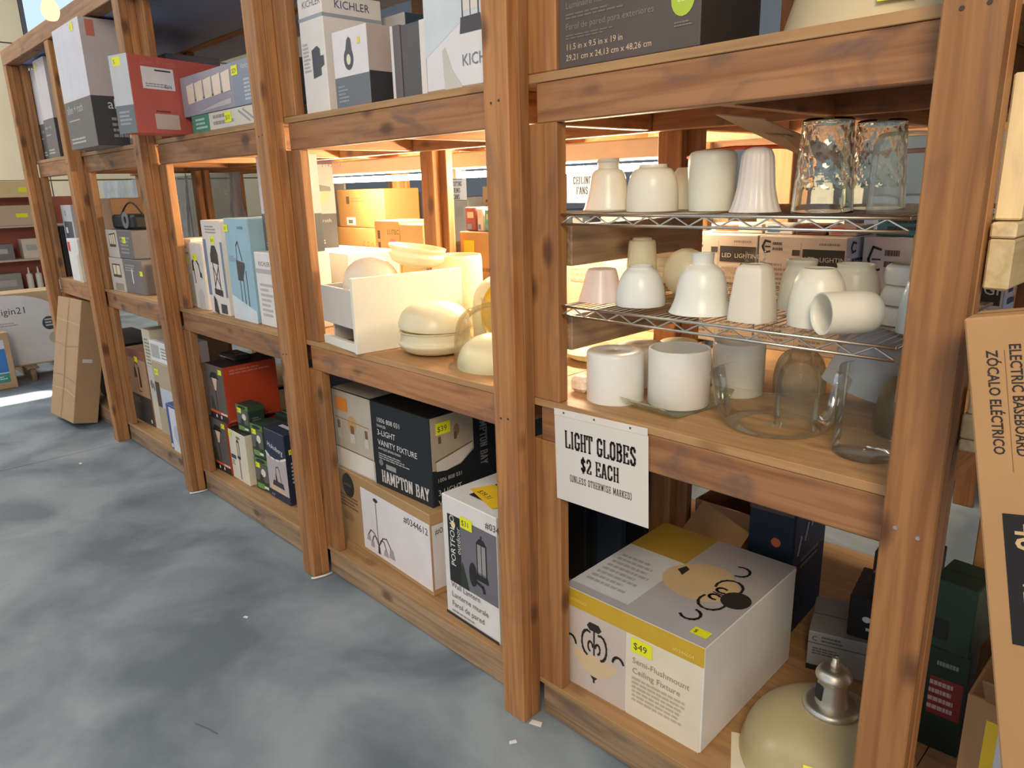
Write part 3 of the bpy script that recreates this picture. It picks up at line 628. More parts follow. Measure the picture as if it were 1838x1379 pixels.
pits = [('R', 'F', .12, .30, 1.0, .86, (112, 110, 118), 'photo_panel'), ('R', 'F', .10, .30, .34, .86, (30, 32, 32), 'dark_strip'), ('T', 'F', .23, .44, .036, 'PORTFOLIO', (232, 228, 224), 90, 'brand_lettering'), ('T', 'F', .335, .56, .030, 'outdoor', (220, 216, 214), 90, 'brand_lettering'), ('E', 'F', .21, .785, .012, .014, (236, 214, 160), 'brand_dot'), ('P', 'F', [(.30, .30), (.48, .30), (.42, .42), (.36, .52)], (44, 52, 44), 'shrub_picture')] + \
       pic_lantern('F', .56, .40, .34, .40, (34, 34, 36), (150, 146, 146)) + [('E', 'F', .56, .46, .020, .045, (34, 34, 36), 'wall_plate_picture'), ('S', 'F', [(.58, .42), (.74, .40), (.76, .36)], .010, (34, 34, 36), 'wall_plate_picture'),
        ('T', 'F', .12, .255, .030, 'Wall Lantern\nLanterne murale\nFarol de pared', (90, 84, 82), 0, 'lettering'), ('F', 'F', .12, .04, .7, .065, 1, (150, 144, 142), 'fine_print'), ('R', 'F', 0, 0, 1, .025, (50, 48, 48), 'barcode_strip'), ('T', 'F', .82, .89, .034, '#0344', (60, 56, 58), 0, 'item_number'),
        ('R', 'T', .30, .2, 1.0, 1.0, (38, 36, 34), 'top_photo'), ('P', 'T', [(.18, .32), (.80, .12), (.92, .42), (.30, .64)], (240, 196, 44), 'orange_label'), ('T', 'T', .3, .33, .03, '$39.31', INK, -12, 'handwriting_label'), ('K', 'F', .36, .80, '$31', 1.15), ('R', 'R', 0, 0, 1, 1, (206, 202, 202), 'white_side')]
carton('wall_lantern_carton', 'white carton picturing a black wall lantern with a yellow price label on top', -1.850, 1.430, Z0, .285, .27, .462, (222, 218, 216), pits, -2, flap=False)
carton('dark_blue_carton', 'narrow dark blue carton squeezed between the stud and the chandelier carton', -2.90, 1.56, Z0, .19, .30, .345, (26, 38, 70), [('S', 'F', [(.2, .9), (.6, .86), (.95, .7)], .004, (190, 196, 206), 'curve_line'), ('F', 'F', .3, .5, .95, .62, 2, (170, 176, 190), 'fine_print')])
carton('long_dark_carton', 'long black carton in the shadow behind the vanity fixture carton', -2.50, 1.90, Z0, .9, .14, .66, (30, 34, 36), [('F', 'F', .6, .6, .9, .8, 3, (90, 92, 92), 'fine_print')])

# ---- bottom shelf, bay of the orange path light boxes --------------------------------
def path_box(name, label, z, x, y):
    its = [('R', 'F', 0, 0, 1, 1, (96, 86, 80), 'photo_panel')] + pic_path_light('F', .12, .16, .7, .78) + [('R', 'F', 0, 0, 1, .14, (36, 28, 28), 'dark_strip'), ('P', 'F', [(0, .13), (1, .12), (1, .165), (0, .175)], (222, 88, 50), 'orange_band'), ('R', 'F', .62, .13, .98, .165, (232, 200, 190), 'white_tab'), ('E', 'F', .35, .075, .008, .010, (220, 214, 210), 'bulb_picture'), ('E', 'F', .62, .075, .008, .010, (220, 214, 210), 'bulb_picture'),
           ('F', 'R', .12, .85, .9, .95, 2, (206, 120, 96), 'fine_print'), ('R', 'R', .03, .03, .8, .05, (206, 120, 96), 'base_line'), ('K', 'F', .74, .86, '9', .75), ('R', 'T', 0, 0, 1, 1, (40, 36, 34), 'dark_top')]
    return carton(name, label, x, y, z, .20, .30, .303, (186, 66, 34), its, 2, flap=False, group='orange path light boxes')
path_box('path_light_box', 'orange-sided path light box at the bottom of its stack', Z0, -3.915, 1.452)
path_box('path_light_box', 'orange-sided path light box on top of its twin', Z0 + .3065, -3.856, 1.450)
mobj_film = mobj('plastic_bag', *boxvf(-.09, .1, -.05, .06, 0, .03, .014), paper((40, 42, 44), .25, .2, 30, 0, .8), None, (-3.82, 1.60, Z0 + .612)); tag(mobj_film, 'crumpled dark plastic bag on top of the orange path light boxes', 'bag')
carton('slim_lantern_carton', 'slim cream carton picturing a tall post lantern on the bottom shelf', -3.70, 1.462, Z0, .205, .12, .276, (222, 212, 190),
       pic_lantern('F', .40, .42, .28, .46, (40, 36, 34), (214, 204, 180)) + [('S', 'F', [(.54, .46), (.54, .06)], .006, (40, 36, 34), 'pole_picture'), ('R', 'F', .05, .42, .34, .50, (60, 66, 96), 'navy_label'), ('F', 'F', .06, .28, .3, .40, 3, (150, 140, 124), 'fine_print'), ('K', 'F', .02, .86, '6', .7), ('R', 'T', 0, 0, 1, 1, (48, 42, 42), 'dark_top'), ('R', 'F', .5, .88, .7, .92, (120, 110, 96), 'label')], -1, flap=False)
def green_box(label, x, y, z, W, D, Hh, yel=True):
    its = [('R', 'F', 0, .84, 1, 1, (86, 124, 58), 'green_header'), ('E', 'F', .5, .92, W * .32, Hh * .06, (26, 40, 30), 'oval_logo'), ('R', 'F', .05, .3, .95, .82, (90, 92, 84), 'photo_panel'), ('E', 'F', .62, .58, W * .16, Hh * .12, (222, 216, 200), 'spotlight_picture'), ('P', 'F', [(.3, .3), (.6, .3), (.56, .5), (.36, .5)], (40, 40, 38), 'spotlight_stem'), ('R', 'F', .1, .06, .6, .22, (110, 150, 76), 'green_tab'), ('R', 'F', .6, .1, .9, .18, (222, 226, 200), 'white_tab'), ('R', 'R', 0, .82, 1, 1, (60, 84, 50), 'green_header_side'), ('F', 'R', .2, .2, .8, .6, 5, (120, 130, 110), 'fine_print')]
    if yel: its.append(('K', 'F', .12, .70, '8', .75))
    return carton('spotlight_box', label, x, y, z, W, D, Hh, (38, 60, 48), its, 4, flap=False, group='small green spotlight boxes')
green_box('small green spotlight box standing lowest, right of the cream lantern carton', -3.455, 1.478, Z0, .135, .12, .176)
green_box('small green spotlight box stacked over another green one, yellow sticker on its header', -3.462, 1.482, Z0 + .1765, .12, .12, .176)
green_box('small green spotlight box standing on the cream lantern carton', -3.615, 1.485, Z0 + .2785, .125, .09, .145)
carton('green_top_carton', 'dark green patterned carton standing behind the stacked spotlight boxes', -3.50, 1.64, Z0, .175, .2, .362, (44, 56, 50), [('F', 'T', .1, .1, .9, .9, 6, (110, 140, 120), 'top_print')], 3)
nits = [('P', 'F', [(0, .64), (.2, .60), (.45, .585), (.7, .60), (1, .66), (1, .12), (0, .12)], (186, 172, 172), 'photo_panel'), ('S', 'F', [(0, .66), (.2, .605), (.45, .59), (.7, .605), (1, .67)], .008, (224, 222, 220), 'white_swoosh'), ('T', 'F', .12, .76, .038, 'Hukoberg', (222, 222, 224), -8, 'brand_lettering'), ('S', 'F', [(.40, .30), (.45, .48), (.55, .50), (.62, .44), (.66, .28)], .004, (60, 56, 60), 'lamp_picture'),
        ('P', 'F', [(.2, .20), (.8, .20), (.74, .28), (.26, .28)], (44, 42, 46), 'lamp_picture'), ('P', 'F', [(.38, .28), (.48, .28), (.44, .38), (.40, .38)], (44, 42, 46), 'lamp_picture'), ('P', 'F', [(.1, .12), (.9, .12), (.9, .17), (.1, .2)], (206, 180, 150), 'table_picture'), ('F', 'R', .1, .3, .8, .62, 6, (170, 176, 190), 'fine_print'), ('T', 'F', .1, .03, .02, 'C P', (200, 206, 214), 0, 'brand_lettering'), ('K', 'R', .08, .72, '9', .7), ('F', 'T', .2, .2, .9, .8, 3, (200, 202, 206), 'top_print')]
carton('table_lamp_carton', 'navy carton with a white swoosh picturing a table lamp, beside the green boxes', -3.312, 1.482, Z0, .205, .24, .362, (30, 40, 66), nits, 0, flap=False)
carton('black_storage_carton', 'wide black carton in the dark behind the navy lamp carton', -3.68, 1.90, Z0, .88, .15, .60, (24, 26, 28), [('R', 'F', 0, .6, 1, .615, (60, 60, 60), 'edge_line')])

# ---- bottom shelf, further bays --------------------------------
carton('wall_sconce_carton', 'brown and black carton picturing a black wall sconce beside the white tall carton', -5.262, 1.470, Z0, .325, .24, .50, (150, 112, 84),
       [('R', 'F', 0, .38, 1, 1, (176, 136, 104), 'photo_panel'), ('R', 'F', 0, .0, 1, .38, (54, 46, 44), 'dark_panel'), ('R', 'F', 0, .88, 1, 1, (140, 84, 66), 'top_strip'), ('P', 'F', [(.3, .62), (.46, .62), (.42, .76), (.34, .76)], (40, 34, 34), 'sconce_picture'), ('S', 'F', [(.38, .76), (.44, .84), (.56, .8)], .006, (40, 34, 34), 'sconce_picture'), ('P', 'F', [(.54, .5), (.64, .5), (.62, .78), (.56, .78)], (40, 34, 34), 'sconce_picture'),
        ('S', 'F', [(.42, .60), (.46, .44), (.58, .44)], .006, (40, 34, 34), 'sconce_picture'), ('F', 'F', .08, .26, .5, .34, 3, (120, 110, 104), 'fine_print'), ('E', 'F', .88, .06, .012, .014, (214, 208, 196), 'seal'), ('K', 'F', .44, .84, '8', 1.0)], 2)
carton('tall_white_carton', 'tall cream carton with a faint line drawing standing between brown and grey cartons', -4.915, 1.482, Z0, .13, .26, .665, (206, 196, 176), [('F', 'F', .2, .62, .85, .92, 9, (150, 146, 140), 'fine_print'), ('R', 'F', .08, .3, .92, .64, (196, 192, 184), 'panel'), ('E', 'F', .35, .46, .02, .03, (110, 108, 110), 'drawing'), ('E', 'F', .62, .44, .018, .028, (130, 128, 130), 'drawing')], 1)
carton('open_taupe_carton', 'taupe carton with a slot and a yellow sticker under the small white carton', -4.78, 1.472, Z0, .33, .26, .48, (176, 160, 134), [('R', 'F', .02, .38, .22, .72, (70, 50, 40), 'slot'), ('R', 'F', .24, .38, .98, .66, (186, 194, 204), 'insert_picture'), ('K', 'F', .08, .82, '$11', 1.1)], 2)
carton('small_white_carton', 'small white carton with grey lettering lying on the taupe carton', -4.775, 1.475, Z0 + .481, .34, .22, .13, (222, 222, 220), [('R', 'F', .05, .2, .42, .85, (176, 174, 166), 'label'), ('F', 'F', .5, .2, .95, .8, 4, (150, 150, 150), 'fine_print'), ('F', 'T', .1, .1, .9, .6, 4, (190, 190, 190), 'top_print')], 2)
carton('blue_white_carton', 'low blue carton with a white printed front at the shelf edge', -4.43, 1.404, Z0, .19, .064, .285, (60, 84, 140), [('R', 'F', .22, .0, 1, .95, (206, 208, 214), 'white_front'), ('P', 'F', [(.4, .3), (.8, .1), (.95, .4), (.7, .6), (.45, .55)], (180, 186, 200), 'picture'), ('E', 'F', .12, .08, .014, .014, (222, 226, 230), 'seal')], 0, flap=False)
carton('grey_heater_carton', 'grey carton with a dark oval picture deep in the far bottom bay', -5.50, 1.86, Z0, .5, .20, .78, (140, 138, 132), [('E', 'F', .4, .84, .09, .05, (70, 76, 80), 'oval_picture'), ('F', 'F', .2, .5, .7, .62, 3, (100, 96, 92), 'fine_print'), ('R', 'F', .6, 0, .9, .35, (40, 40, 40), 'dark_panel')])
carton('black_low_carton', 'black carton on the bottom shelf behind the leaning cardboard', -6.17, 1.50, Z0, .7, .3, .48, (30, 32, 34), [('F', 'F', .2, .4, .6, .7, 3, (80, 80, 84), 'fine_print')])
lc = carton('leaning_cardboard_carton', 'long battered cardboard carton leaning against the far end of the rack', -6.212, 1.150, .042, .452, .165, .88, (176, 142, 106),
            [('R', 'F', .46, 0, .53, 1, (164, 130, 96), 'tape_strip'), ('S', 'F', [(0, .62), (.5, .60), (1, .63)], .004, (140, 110, 80), 'crease'), ('S', 'F', [(0, .35), (.4, .36), (1, .33)], .004, (140, 110, 80), 'crease'), ('S', 'F', [(0, .82), (1, .80)], .004, (206, 176, 138), 'crease_light'), ('S', 'F', [(0, .24), (.6, .25), (1, .22)], .004, (206, 176, 138), 'crease_light'), ('S', 'F', [(.5, .95), (.47, .6), (.52, .3), (.46, 0)], .005, (130, 102, 76), 'tape_edge'), ('R', 'R', .2, .5, .6, .53, (214, 208, 206), 'white_tab')], rot=(math.radians(-13), 0, math.radians(5)))

# ---- middle shelf cartons --------------------------------
carton('lamp_carton', 'grey carton with a yellow 9 sticker at the left of the lantern cartons', -3.98, 1.462, Z1, .125, .16, .352, (206, 198, 190), [('T', 'F', .1, .86, .022, 'Globe', (70, 64, 62), 0, 'lettering'), ('F', 'F', .1, .76, .9, .82, 1, (120, 114, 110), 'fine_print'), ('K', 'F', .1, .62, '$9', 1.1), ('E', 'F', .6, .27, .04, .08, (186, 178, 172), 'lamp_picture')])
carton('desk_lamp_carton', 'white carton picturing a curved desk lamp with torn top', -3.845, 1.450, Z1, .15, .16, .335, (214, 206, 196), [('S', 'F', [(.2, .4), (.14, .7), (.3, .8), (.6, .68), (.7, .5)], .008, (40, 38, 40), 'lamp_picture'), ('P', 'F', [(.05, .58), (.2, .58), (.16, .74), (.08, .74)], (40, 38, 40), 'lamp_picture'), ('P', 'F', [(.62, .5), (.8, .48), (.78, .56), (.66, .58)], (40, 38, 40), 'lamp_picture'), ('P', 'F', [(.3, .0), (.7, 0), (.75, .24), (.5, .32), (.26, .24)], (196, 190, 184), 'base_picture'), ('K', 'F', .22, .74, '9', .9)])
carton('black_lantern_carton', 'white carton with blue edges picturing a black caged lantern', -3.636, 1.440, Z1, .215, .14, .45, (218, 208, 200),
       [('R', 'F', 0, .20, .16, .80, (112, 126, 156), 'blue_edge'), ('R', 'F', .90, .2, 1, .78, (112, 126, 156), 'blue_edge'), ('F', 'F', .2, .86, .8, .95, 3, (160, 150, 146), 'fine_print'), ('K', 'F', .42, .76, '$19', .9), ('P', 'F', [(.32, .56), (.72, .54), (.72, .66), (.62, .74), (.44, .74), (.32, .64)], (46, 42, 42), 'lantern_picture'), ('S', 'F', [(.40, .56), (.40, .26)], .006, (46, 42, 42), 'lantern_bars'), ('S', 'F', [(.68, .55), (.68, .26)], .006, (46, 42, 42), 'lantern_bars'),
        ('S', 'F', [(.40, .52), (.68, .30)], .004, (46, 42, 42), 'lantern_bars'), ('S', 'F', [(.68, .52), (.40, .30)], .004, (46, 42, 42), 'lantern_bars'), ('P', 'F', [(.34, .22), (.76, .20), (.76, .27), (.34, .28)], (46, 42, 42), 'lantern_picture'), ('P', 'F', [(.2, .02), (.44, 0), (.36, .16), (.24, .2)], (40, 40, 46), 'corner_picture'), ('R', 'F', .58, .02, .88, .12, (60, 60, 64), 'corner_label')])
bits = [('S', 'F', [(.40, .56), (.42, .74), (.50, .78), (.56, .68), (.62, .60)], .006, (70, 68, 72), 'hook_picture'), ('P', 'F', [(.36, .40), (.56, .40), (.70, .54), (.70, .58), (.36, .60)], (66, 64, 68), 'lantern_picture'), ('S', 'F', [(.44, .40), (.44, .14)], .006, (66, 64, 68), 'lantern_bars'), ('S', 'F', [(.58, .42), (.58, .12)], .006, (66, 64, 68), 'lantern_bars'), ('S', 'F', [(.72, .50), (.72, .12)], .006, (66, 64, 68), 'lantern_bars'),
        ('P', 'F', [(.40, .09), (.76, .07), (.80, .13), (.44, .15)], (66, 64, 68), 'lantern_picture'), ('T', 'F', .56, .02, .026, 'KICHLER', (120, 144, 170), 0, 'brand_lettering'), ('T', 'F', .55, .90, .018, '1004208', (90, 104, 120), 0, 'item_number'), ('P', 'F', [(0, 0), (1, 0), (1, .12), (0, .25)], (206, 216, 220), 'pale_foot'), ('K', 'F', -.02, .87, '10', .9), ('F', 'F', .08, .58, .36, .64, 3, (140, 160, 176), 'fine_print')]
carton('blue_lantern_carton', 'pale blue carton picturing a tall grey lantern, white flap torn at its top', -3.372, 1.440, Z1, .255, .18, .462, (150, 184, 200), bits, -1)
carton('white_fixture_carton', 'plain white carton with a grey stripe next to the blue lantern carton', -3.098, 1.440, Z1, .30, .20, .322, (222, 216, 214), [('T', 'F', .12, .82, .028, 'KICHLER', (120, 116, 120), 0, 'brand_lettering'), ('R', 'F', 0, .72, 1, .78, (176, 172, 174), 'grey_stripe'), ('F', 'F', .1, .12, .5, .6, 7, (186, 182, 182), 'fine_print')], -1, flap=False)
def roth(name, label, x, y, z, W, D, Hh, rz=0, words=True, extra=(), top=(206, 198, 202)):
    its = [('R', 'F', 0, .40, 1, 1, top, 'photo_panel'), ('R', 'F', 0, 0, 1, .40, (96, 94, 96), 'grey_panel'), ('R', 'R', 0, .40, 1, 1, (188, 178, 178), 'photo_panel_side'), ('R', 'R', 0, 0, 1, .40, (66, 66, 72), 'dark_panel_side')]
    if words: its += [('T', 'F', .08, .30, (W * .16 if W < .16 else W * .125), 'allen + roth', (190, 188, 188), 0, 'brand_lettering'), ('F', 'F', .1, .23, .6, .25, 1, (190, 188, 186), 'fine_print'), ('F', 'F', .08, .04, .6, .10, 2, (190, 188, 186), 'fine_print')]
    return carton(name, label, x, y, z, W, D, Hh, (150, 146, 148), its + list(extra), rz)
roth('pendant_carton', 'tall pale grey carton with a charcoal foot standing on the white fixture carton', -3.10, 1.500, Z1 + .3225, .28, .13, .395)
dome = [('P', 'F', [(.12, .66), (.9, .66), (.88, .71), (.5, .74), (.14, .71)], (140, 142, 138), 'rim_picture'), ('P', 'F', [(.14, .66), (.88, .66), (.80, .57), (.66, .51), (.5, .49), (.34, .51), (.22, .57)], (226, 200, 164), 'glass_bowl_picture'), ('P', 'F', [(.46, .49), (.56, .49), (.53, .45), (.53, .42), (.50, .42), (.50, .45)], (130, 126, 122), 'finial_picture'), ('T', 'F', .66, .93, .028, '1142391', (150, 142, 140), 0, 'item_number'), ('R', 'F', 0, .965, 1, 1, (120, 96, 110), 'top_strip')]
carton('white_stacked_carton', 'white carton under the ceiling bowl carton beside the globes', -3.42, 1.735, Z1, .60, .28, .30, (226, 218, 204), [('S', 'F', [(.0, .55), (1, .55)], .004, (160, 140, 110), 'edge_line'), ('S', 'F', [(.35, .55), (.35, 1)], .004, (190, 180, 160), 'edge_line')])
roth('ceiling_bowl_carton', 'tall grey carton picturing a domed ceiling bowl light under the tube light', -3.278, 1.796, Z1 + .3015, .155, .11, .405, 60, True, dome, (208, 196, 190))
carton('vanity_strip_carton', 'taupe and grey carton picturing a three-pane wall light, lower of two', -5.085, 1.415, Z1, .50, .20, .205, (112, 106, 106), [('R', 'F', 0, 0, .44, 1, (190, 178, 166), 'photo_panel'), ('R', 'F', .08, .42, .34, .82, (70, 54, 44), 'frame_picture'), ('R', 'F', .105, .5, .19, .78, (222, 204, 176), 'pane_picture'), ('R', 'F', .21, .5, .32, .78, (222, 204, 176), 'pane_picture'), ('R', 'F', .1, .02, .36, .24, (150, 132, 112), 'lower_picture'), ('F', 'F', .5, .64, .8, .86, 3, (160, 156, 156), 'fine_print'), ('R', 'F', .68, .3, .71, .72, (220, 218, 216), 'white_mark'), ('K', 'F', .92, .55, '9', .8)], 3)
carton('vanity_strip_carton', 'taupe and grey carton picturing a three-pane wall light, upper one with yellow sticker', -5.10, 1.425, Z1 + .2065, .42, .20, .168, (104, 100, 102), [('R', 'F', 0, 0, .46, 1, (190, 178, 166), 'photo_panel'), ('P', 'F', [(.1, .38), (.36, .38), (.38, .9), (.12, .84)], (70, 54, 44), 'frame_picture'), ('R', 'F', .13, .48, .19, .80, (222, 204, 176), 'pane_picture'), ('R', 'F', .21, .48, .27, .82, (222, 204, 176), 'pane_picture'), ('R', 'F', .29, .48, .35, .84, (222, 204, 176), 'pane_picture'), ('F', 'F', .55, .15, .95, .8, 5, (150, 146, 148), 'fine_print'), ('K', 'F', .64, .55, '$5', 1.0)], 2)
carton('slim_white_leaflet', 'thin white carton slipped at the right end of the three-pane light cartons', -4.53, 1.50, Z1, .03, .05, .20, (226, 222, 218))
carton('brown_shipping_carton', 'plain brown shipping carton behind the red-label box in the far bay', -5.66, 1.52, Z1, .42, .30, .56, (150, 110, 78), [], 0, tape=(170, 130, 90))
carton('red_label_carton', 'small white carton with a red square logo peeping from behind the far post', -5.21, 1.445, Z1 + .0, .088, .16, .315, (206, 200, 198), [('R', 'F', .3, .6, .9, .85, (176, 50, 58), 'red_logo')])
bag = empty('camera_bag', (-4.98, 1.47, Z1 + .3775), (0, 0, .05), 'black bag with a looped handle and grey wheel motif on the three-pane light cartons', 'bag')
mobj('bag_body', *boxvf(-.10, .26, 0, .14, 0, .085, .014), paper((26, 27, 29), .7, .2, 40), bag)
mobj('handle', *tubevf([(-.09 + .34 * i / 12, .06, .08 + .075 * math.sin(PI * i / 12)) for i in range(13)], .005, 6), paper((22, 22, 24)), bag, smooth=True)
v, f = lathe([(.022, 0), (.05, 0), (.05, .006), (.022, .006), (.022, 0)], 20); mobj('wheel_motif', [(a, -c - .001, b) for a, b, c in v], f, paper((110, 112, 116)), bag, (.14, 0, .054))
carton('black_small_carton', 'black carton with yellow sticker at the far left end of the middle shelf', -6.50, 1.445, Z1, .23, .18, .37, (38, 38, 42), [('F', 'F', .2, .5, .8, .8, 5, (110, 110, 114), 'fine_print'), ('R', 'F', .1, .03, .8, .1, (20, 20, 20), 'foot_strip'), ('K', 'F', .25, .82, '9', 1.1)])
carton('grey_blue_carton', 'tall grey and white carton standing behind the white red-logo carton', -6.235, 1.470, Z1, .26, .18, .52, (190, 188, 190), [('R', 'F', .12, .25, .9, .78, (84, 88, 100), 'dark_picture'), ('R', 'F', .2, .62, .4, .70, (220, 220, 220), 'white_tab'), ('T', 'F', .3, .86, .05, 'Q', (120, 116, 112), 0, 'lettering')])
carton('red_logo_carton', 'white carton with a red logo tag on the far middle shelf', -5.96, 1.405, Z1, .26, .06, .295, (226, 222, 218), [('R', 'F', .06, .70, .28, .92, (206, 52, 60), 'red_logo'), ('P', 'F', [(.7, .0), (1, 0), (1, .7), (.8, .6)], (210, 196, 160), 'cream_corner')], flap=False)

# ---- top shelf cartons --------------------------------
roth('pendant_carton', 'tall grey carton with pale top at the far left of the top shelf', -6.34, 1.440, Z2, .27, .22, .60)
roth('pendant_carton', 'tall grey carton with pale top next to the second post, far bay', -5.99, 1.405, Z2, .27, .22, .62, 0, True, [('K', 'F', .05, .9, '9', 1.0)])
ex = [('T', 'R', .22, .30, .07, 'allen', (214, 212, 212), 0, 'brand_lettering_side'), ('F', 'R', .25, .06, .8, .24, 4, (150, 150, 156), 'fine_print_side'), ('K', 'F', .68, .92, '5', 1.1), ('R', 'R', .08, .86, .2, .985, (196, 110, 90), 'tape')]
roth('tall_fixture_carton', 'big tall shiny carton, white top and charcoal foot, jutting over the top shelf edge', -4.925, 1.275, Z2, .50, .34, .625, 0, True, ex, (214, 212, 222))
carton('candle_carton', 'small carton picturing a lit candle squeezed beside the red carton on the top shelf', -4.32, 1.40, Z2, .22, .16, .26, (120, 104, 98), [('R', 'F', .05, .12, .6, .62, (214, 176, 130), 'candle_picture')])
rits = [('R', 'F', 0, .36, 1, 1, (196, 196, 200), 'photo_panel'), ('R', 'F', 0, 0, 1, .36, (112, 118, 124), 'grey_panel'), ('F', 'F', .15, .1, .8, .3, 4, (160, 164, 168), 'fine_print'), ('K', 'F', .2, .86, '5', 1.0), ('R', 'R', .12, .58, .46, .86, (224, 222, 228), 'white_label'), ('R', 'R', .26, .815, .43, .835, (60, 60, 66), 'label_bar'), ('F', 'R', .15, .60, .44, .66, 2, (150, 150, 156), 'label_print'), ('T', 'R', .34, .60, .02, '4276', INK, 0, 'label_number'), ('T', 'R', .12, .885, .036, 'allen + roth', (200, 120, 112), 0, 'brand_lettering'), ('R', 'R', .2, .06, .46, .26, (196, 176, 168), 'small_label'), ('F', 'R', .22, .28, .44, .31, 1, (80, 50, 50), 'label_print')]
carton('red_carton', 'rust red carton with a white shipping label turned at the top shelf edge', -3.620, 1.137, Z2, .13, .46, .318, (186, 92, 84), rits, 15)
sit = [('R', 'F', 0, 0, 1, 1, (132, 142, 160), 'photo_panel'), ('R', 'F', 0, 0, .66, 1, (150, 146, 158), 'photo_left'), ('F', 'F', .78, .08, .98, .6, 6, (186, 194, 206), 'fine_print'), ('T', 'F', .76, .80, .030, 'Vanity', (196, 204, 214), 0, 'lettering'), ('S', 'F', [(.08, .36), (.62, .42)], .006, (84, 80, 88), 'bar_picture'), ('P', 'F', [(.2, .05), (.62, .1), (.62, .22), (.5, .2)], (186, 178, 176), 'mirror_picture')]
for i in range(5):
    u = .08 + i * .115; sit.append(('P', 'F', [(u, .30 + .02 * i), (u + .09, .32 + .02 * i), (u + .095, .80 + .02 * i), (u - .005, .76 + .02 * i)], (226, 208, 186), 'lamp_glass_picture'))
sit.append(('K', 'F', .66, .70, '$29', 1.0))
carton('flat_lamp_carton', 'low pale carton with a green end under the five-light carton', -3.475, 1.402, Z2, .66, .22, .072, (206, 200, 186), [('R', 'F', 0, 0, .28, 1, (70, 132, 112), 'green_end'), ('F', 'F', .06, .15, .26, .85, 3, (176, 206, 186), 'green_print'), ('F', 'F', .34, .2, .7, .9, 2, (150, 146, 138), 'fine_print'), ('S', 'F', [(.72, .8), (.86, .2)], .006, (150, 150, 148), 'tube_picture'), ('S', 'F', [(.78, .85), (.92, .25)], .006, (150, 150, 148), 'tube_picture'), ('K', 'F', .52, .3, '$10', 1.1)])
carton('five_light_carton', 'blue-grey carton picturing a five-light vanity bar on the top shelf', -3.545, 1.400, Z2 + .0735, .80, .20, .165, (140, 146, 160), sit)
kit = [('T', 'F', .2, .905, .030, 'KICHLER', (90, 92, 108), 0, 'brand_lettering'), ('P', 'F', [(0, .80), (1, .80), (1, .83), (0, .83)], (150, 160, 172), 'grey_band'), ('R', 'R', 0, .80, 1, .83, (150, 160, 172), 'grey_band'), ('T', 'R', .2, .88, .036, 'KICHLER', (70, 80, 120), 0, 'brand_lettering'), ('P', 'F', [(.45, .30), (.8, .32), (.8, .54), (.68, .57), (.45, .54)], (74, 78, 88), 'sconce_picture'), ('P', 'F', [(.8, .38), (.94, .4), (.94, .48), (.8, .48)], (74, 78, 88), 'sconce_picture'), ('F', 'F', .08, .36, .4, .62, 8, (186, 182, 180), 'fine_print')]
carton('white_sconce_carton', 'tall white carton with a grey band picturing a dark square sconce', -2.492, 1.420, Z2, .155, .24, .375, (224, 218, 214), kit)
pit2 = [('R', 'F', 0, .40, 1, 1, (222, 216, 220), 'photo_panel'), ('R', 'F', 0, 0, 1, .40, (104, 108, 118), 'grey_panel'), ('R', 'R', 0, .42, 1, 1, (186, 172, 166), 'photo_side'), ('R', 'R', 0, 0, 1, .42, (58, 58, 66), 'dark_side'), ('E', 'F', .45, .62, .028, .034, (72, 74, 84), 'pendant_picture'), ('P', 'F', [(.36, .70), (.56, .70), (.54, .86), (.48, .90), (.42, .86)], (72, 74, 84), 'pendant_picture'), ('E', 'F', .45, .61, .012, .016, (226, 214, 190), 'bulb_picture'), ('F', 'F', .08, .06, .4, .3, 5, (150, 154, 160), 'fine_print'), ('R', 'F', .72, .78, .80, .86, (226, 206, 90), 'warning_mark')]
carton('cage_pendant_carton', 'white and charcoal carton picturing a black cage pendant', -2.262, 1.405, Z2, .20, .21, .232, (190, 186, 188), pit2)
carton('charcoal_folder_carton', 'charcoal carton with a white front edge, left one of two beside the cage pendant carton', -1.975, 1.43, Z2, .045, .26, .21, (96, 92, 94), [('R', 'F', 0, 0, .3, 1, (216, 208, 206), 'white_edge')])
carton('charcoal_folder_carton', 'charcoal carton with a white front edge, right one of two beside the large white carton', -1.922, 1.43, Z2, .13, .28, .205, (84, 82, 86), [('R', 'F', .7, 0, .9, 1, (220, 212, 208), 'white_edge')])
carton('outdoor_lantern_carton', 'large white carton picturing a dark square lantern beside the tall middle post', -1.772, 1.402, Z2, .315, .26, .50, (218, 216, 218), [('P', 'F', [(0, .18), (.55, .34), (1, .36), (1, 1), (0, 1)], (200, 208, 216), 'pale_panel')] + pic_lantern('F', .42, .20, .42, .66, (66, 64, 70), (214, 206, 200)) + [('T', 'F', .50, .105, .042, 'KICHLER', (110, 116, 140), 0, 'brand_lettering'), ('P', 'F', [(.26, .0), (.5, 0), (.36, .10), (.28, .22), (.24, .2)], (196, 190, 184), 'corner_picture')])
dit = [('T', 'F', .06, .085, .0185, '11.5 in x 9.5 in x 19 in\n29,21 cm x 24,13 cm x 48,26 cm', (206, 180, 150), 0, 'size_lettering'), ('T', 'F', .06, .27, .020, 'Luminaire mural pour l\'exterieur', (130, 118, 112), 0, 'lettering'), ('T', 'F', .06, .175, .020, 'Farol de pared para exteriores', (130, 118, 112), 0, 'spanish_lettering'), ('F', 'F', .06, .22, .5, .25, 2, (112, 102, 98), 'fine_print'), ('F', 'F', .06, .13, .5, .155, 2, (112, 102, 98), 'fine_print'), ('E', 'F', .89, .20, .028, .033, (168, 190, 60), 'green_badge'), ('T', 'F', .855, .19, .02, 'LED', (220, 226, 150), 0, 'badge_lettering'), ('F', 'F', .84, .09, .96, .115, 2, (120, 110, 106), 'fine_print'), ('F', 'F', .06, .4, .7, .9, 6, (140, 120, 112), 'fine_print')]
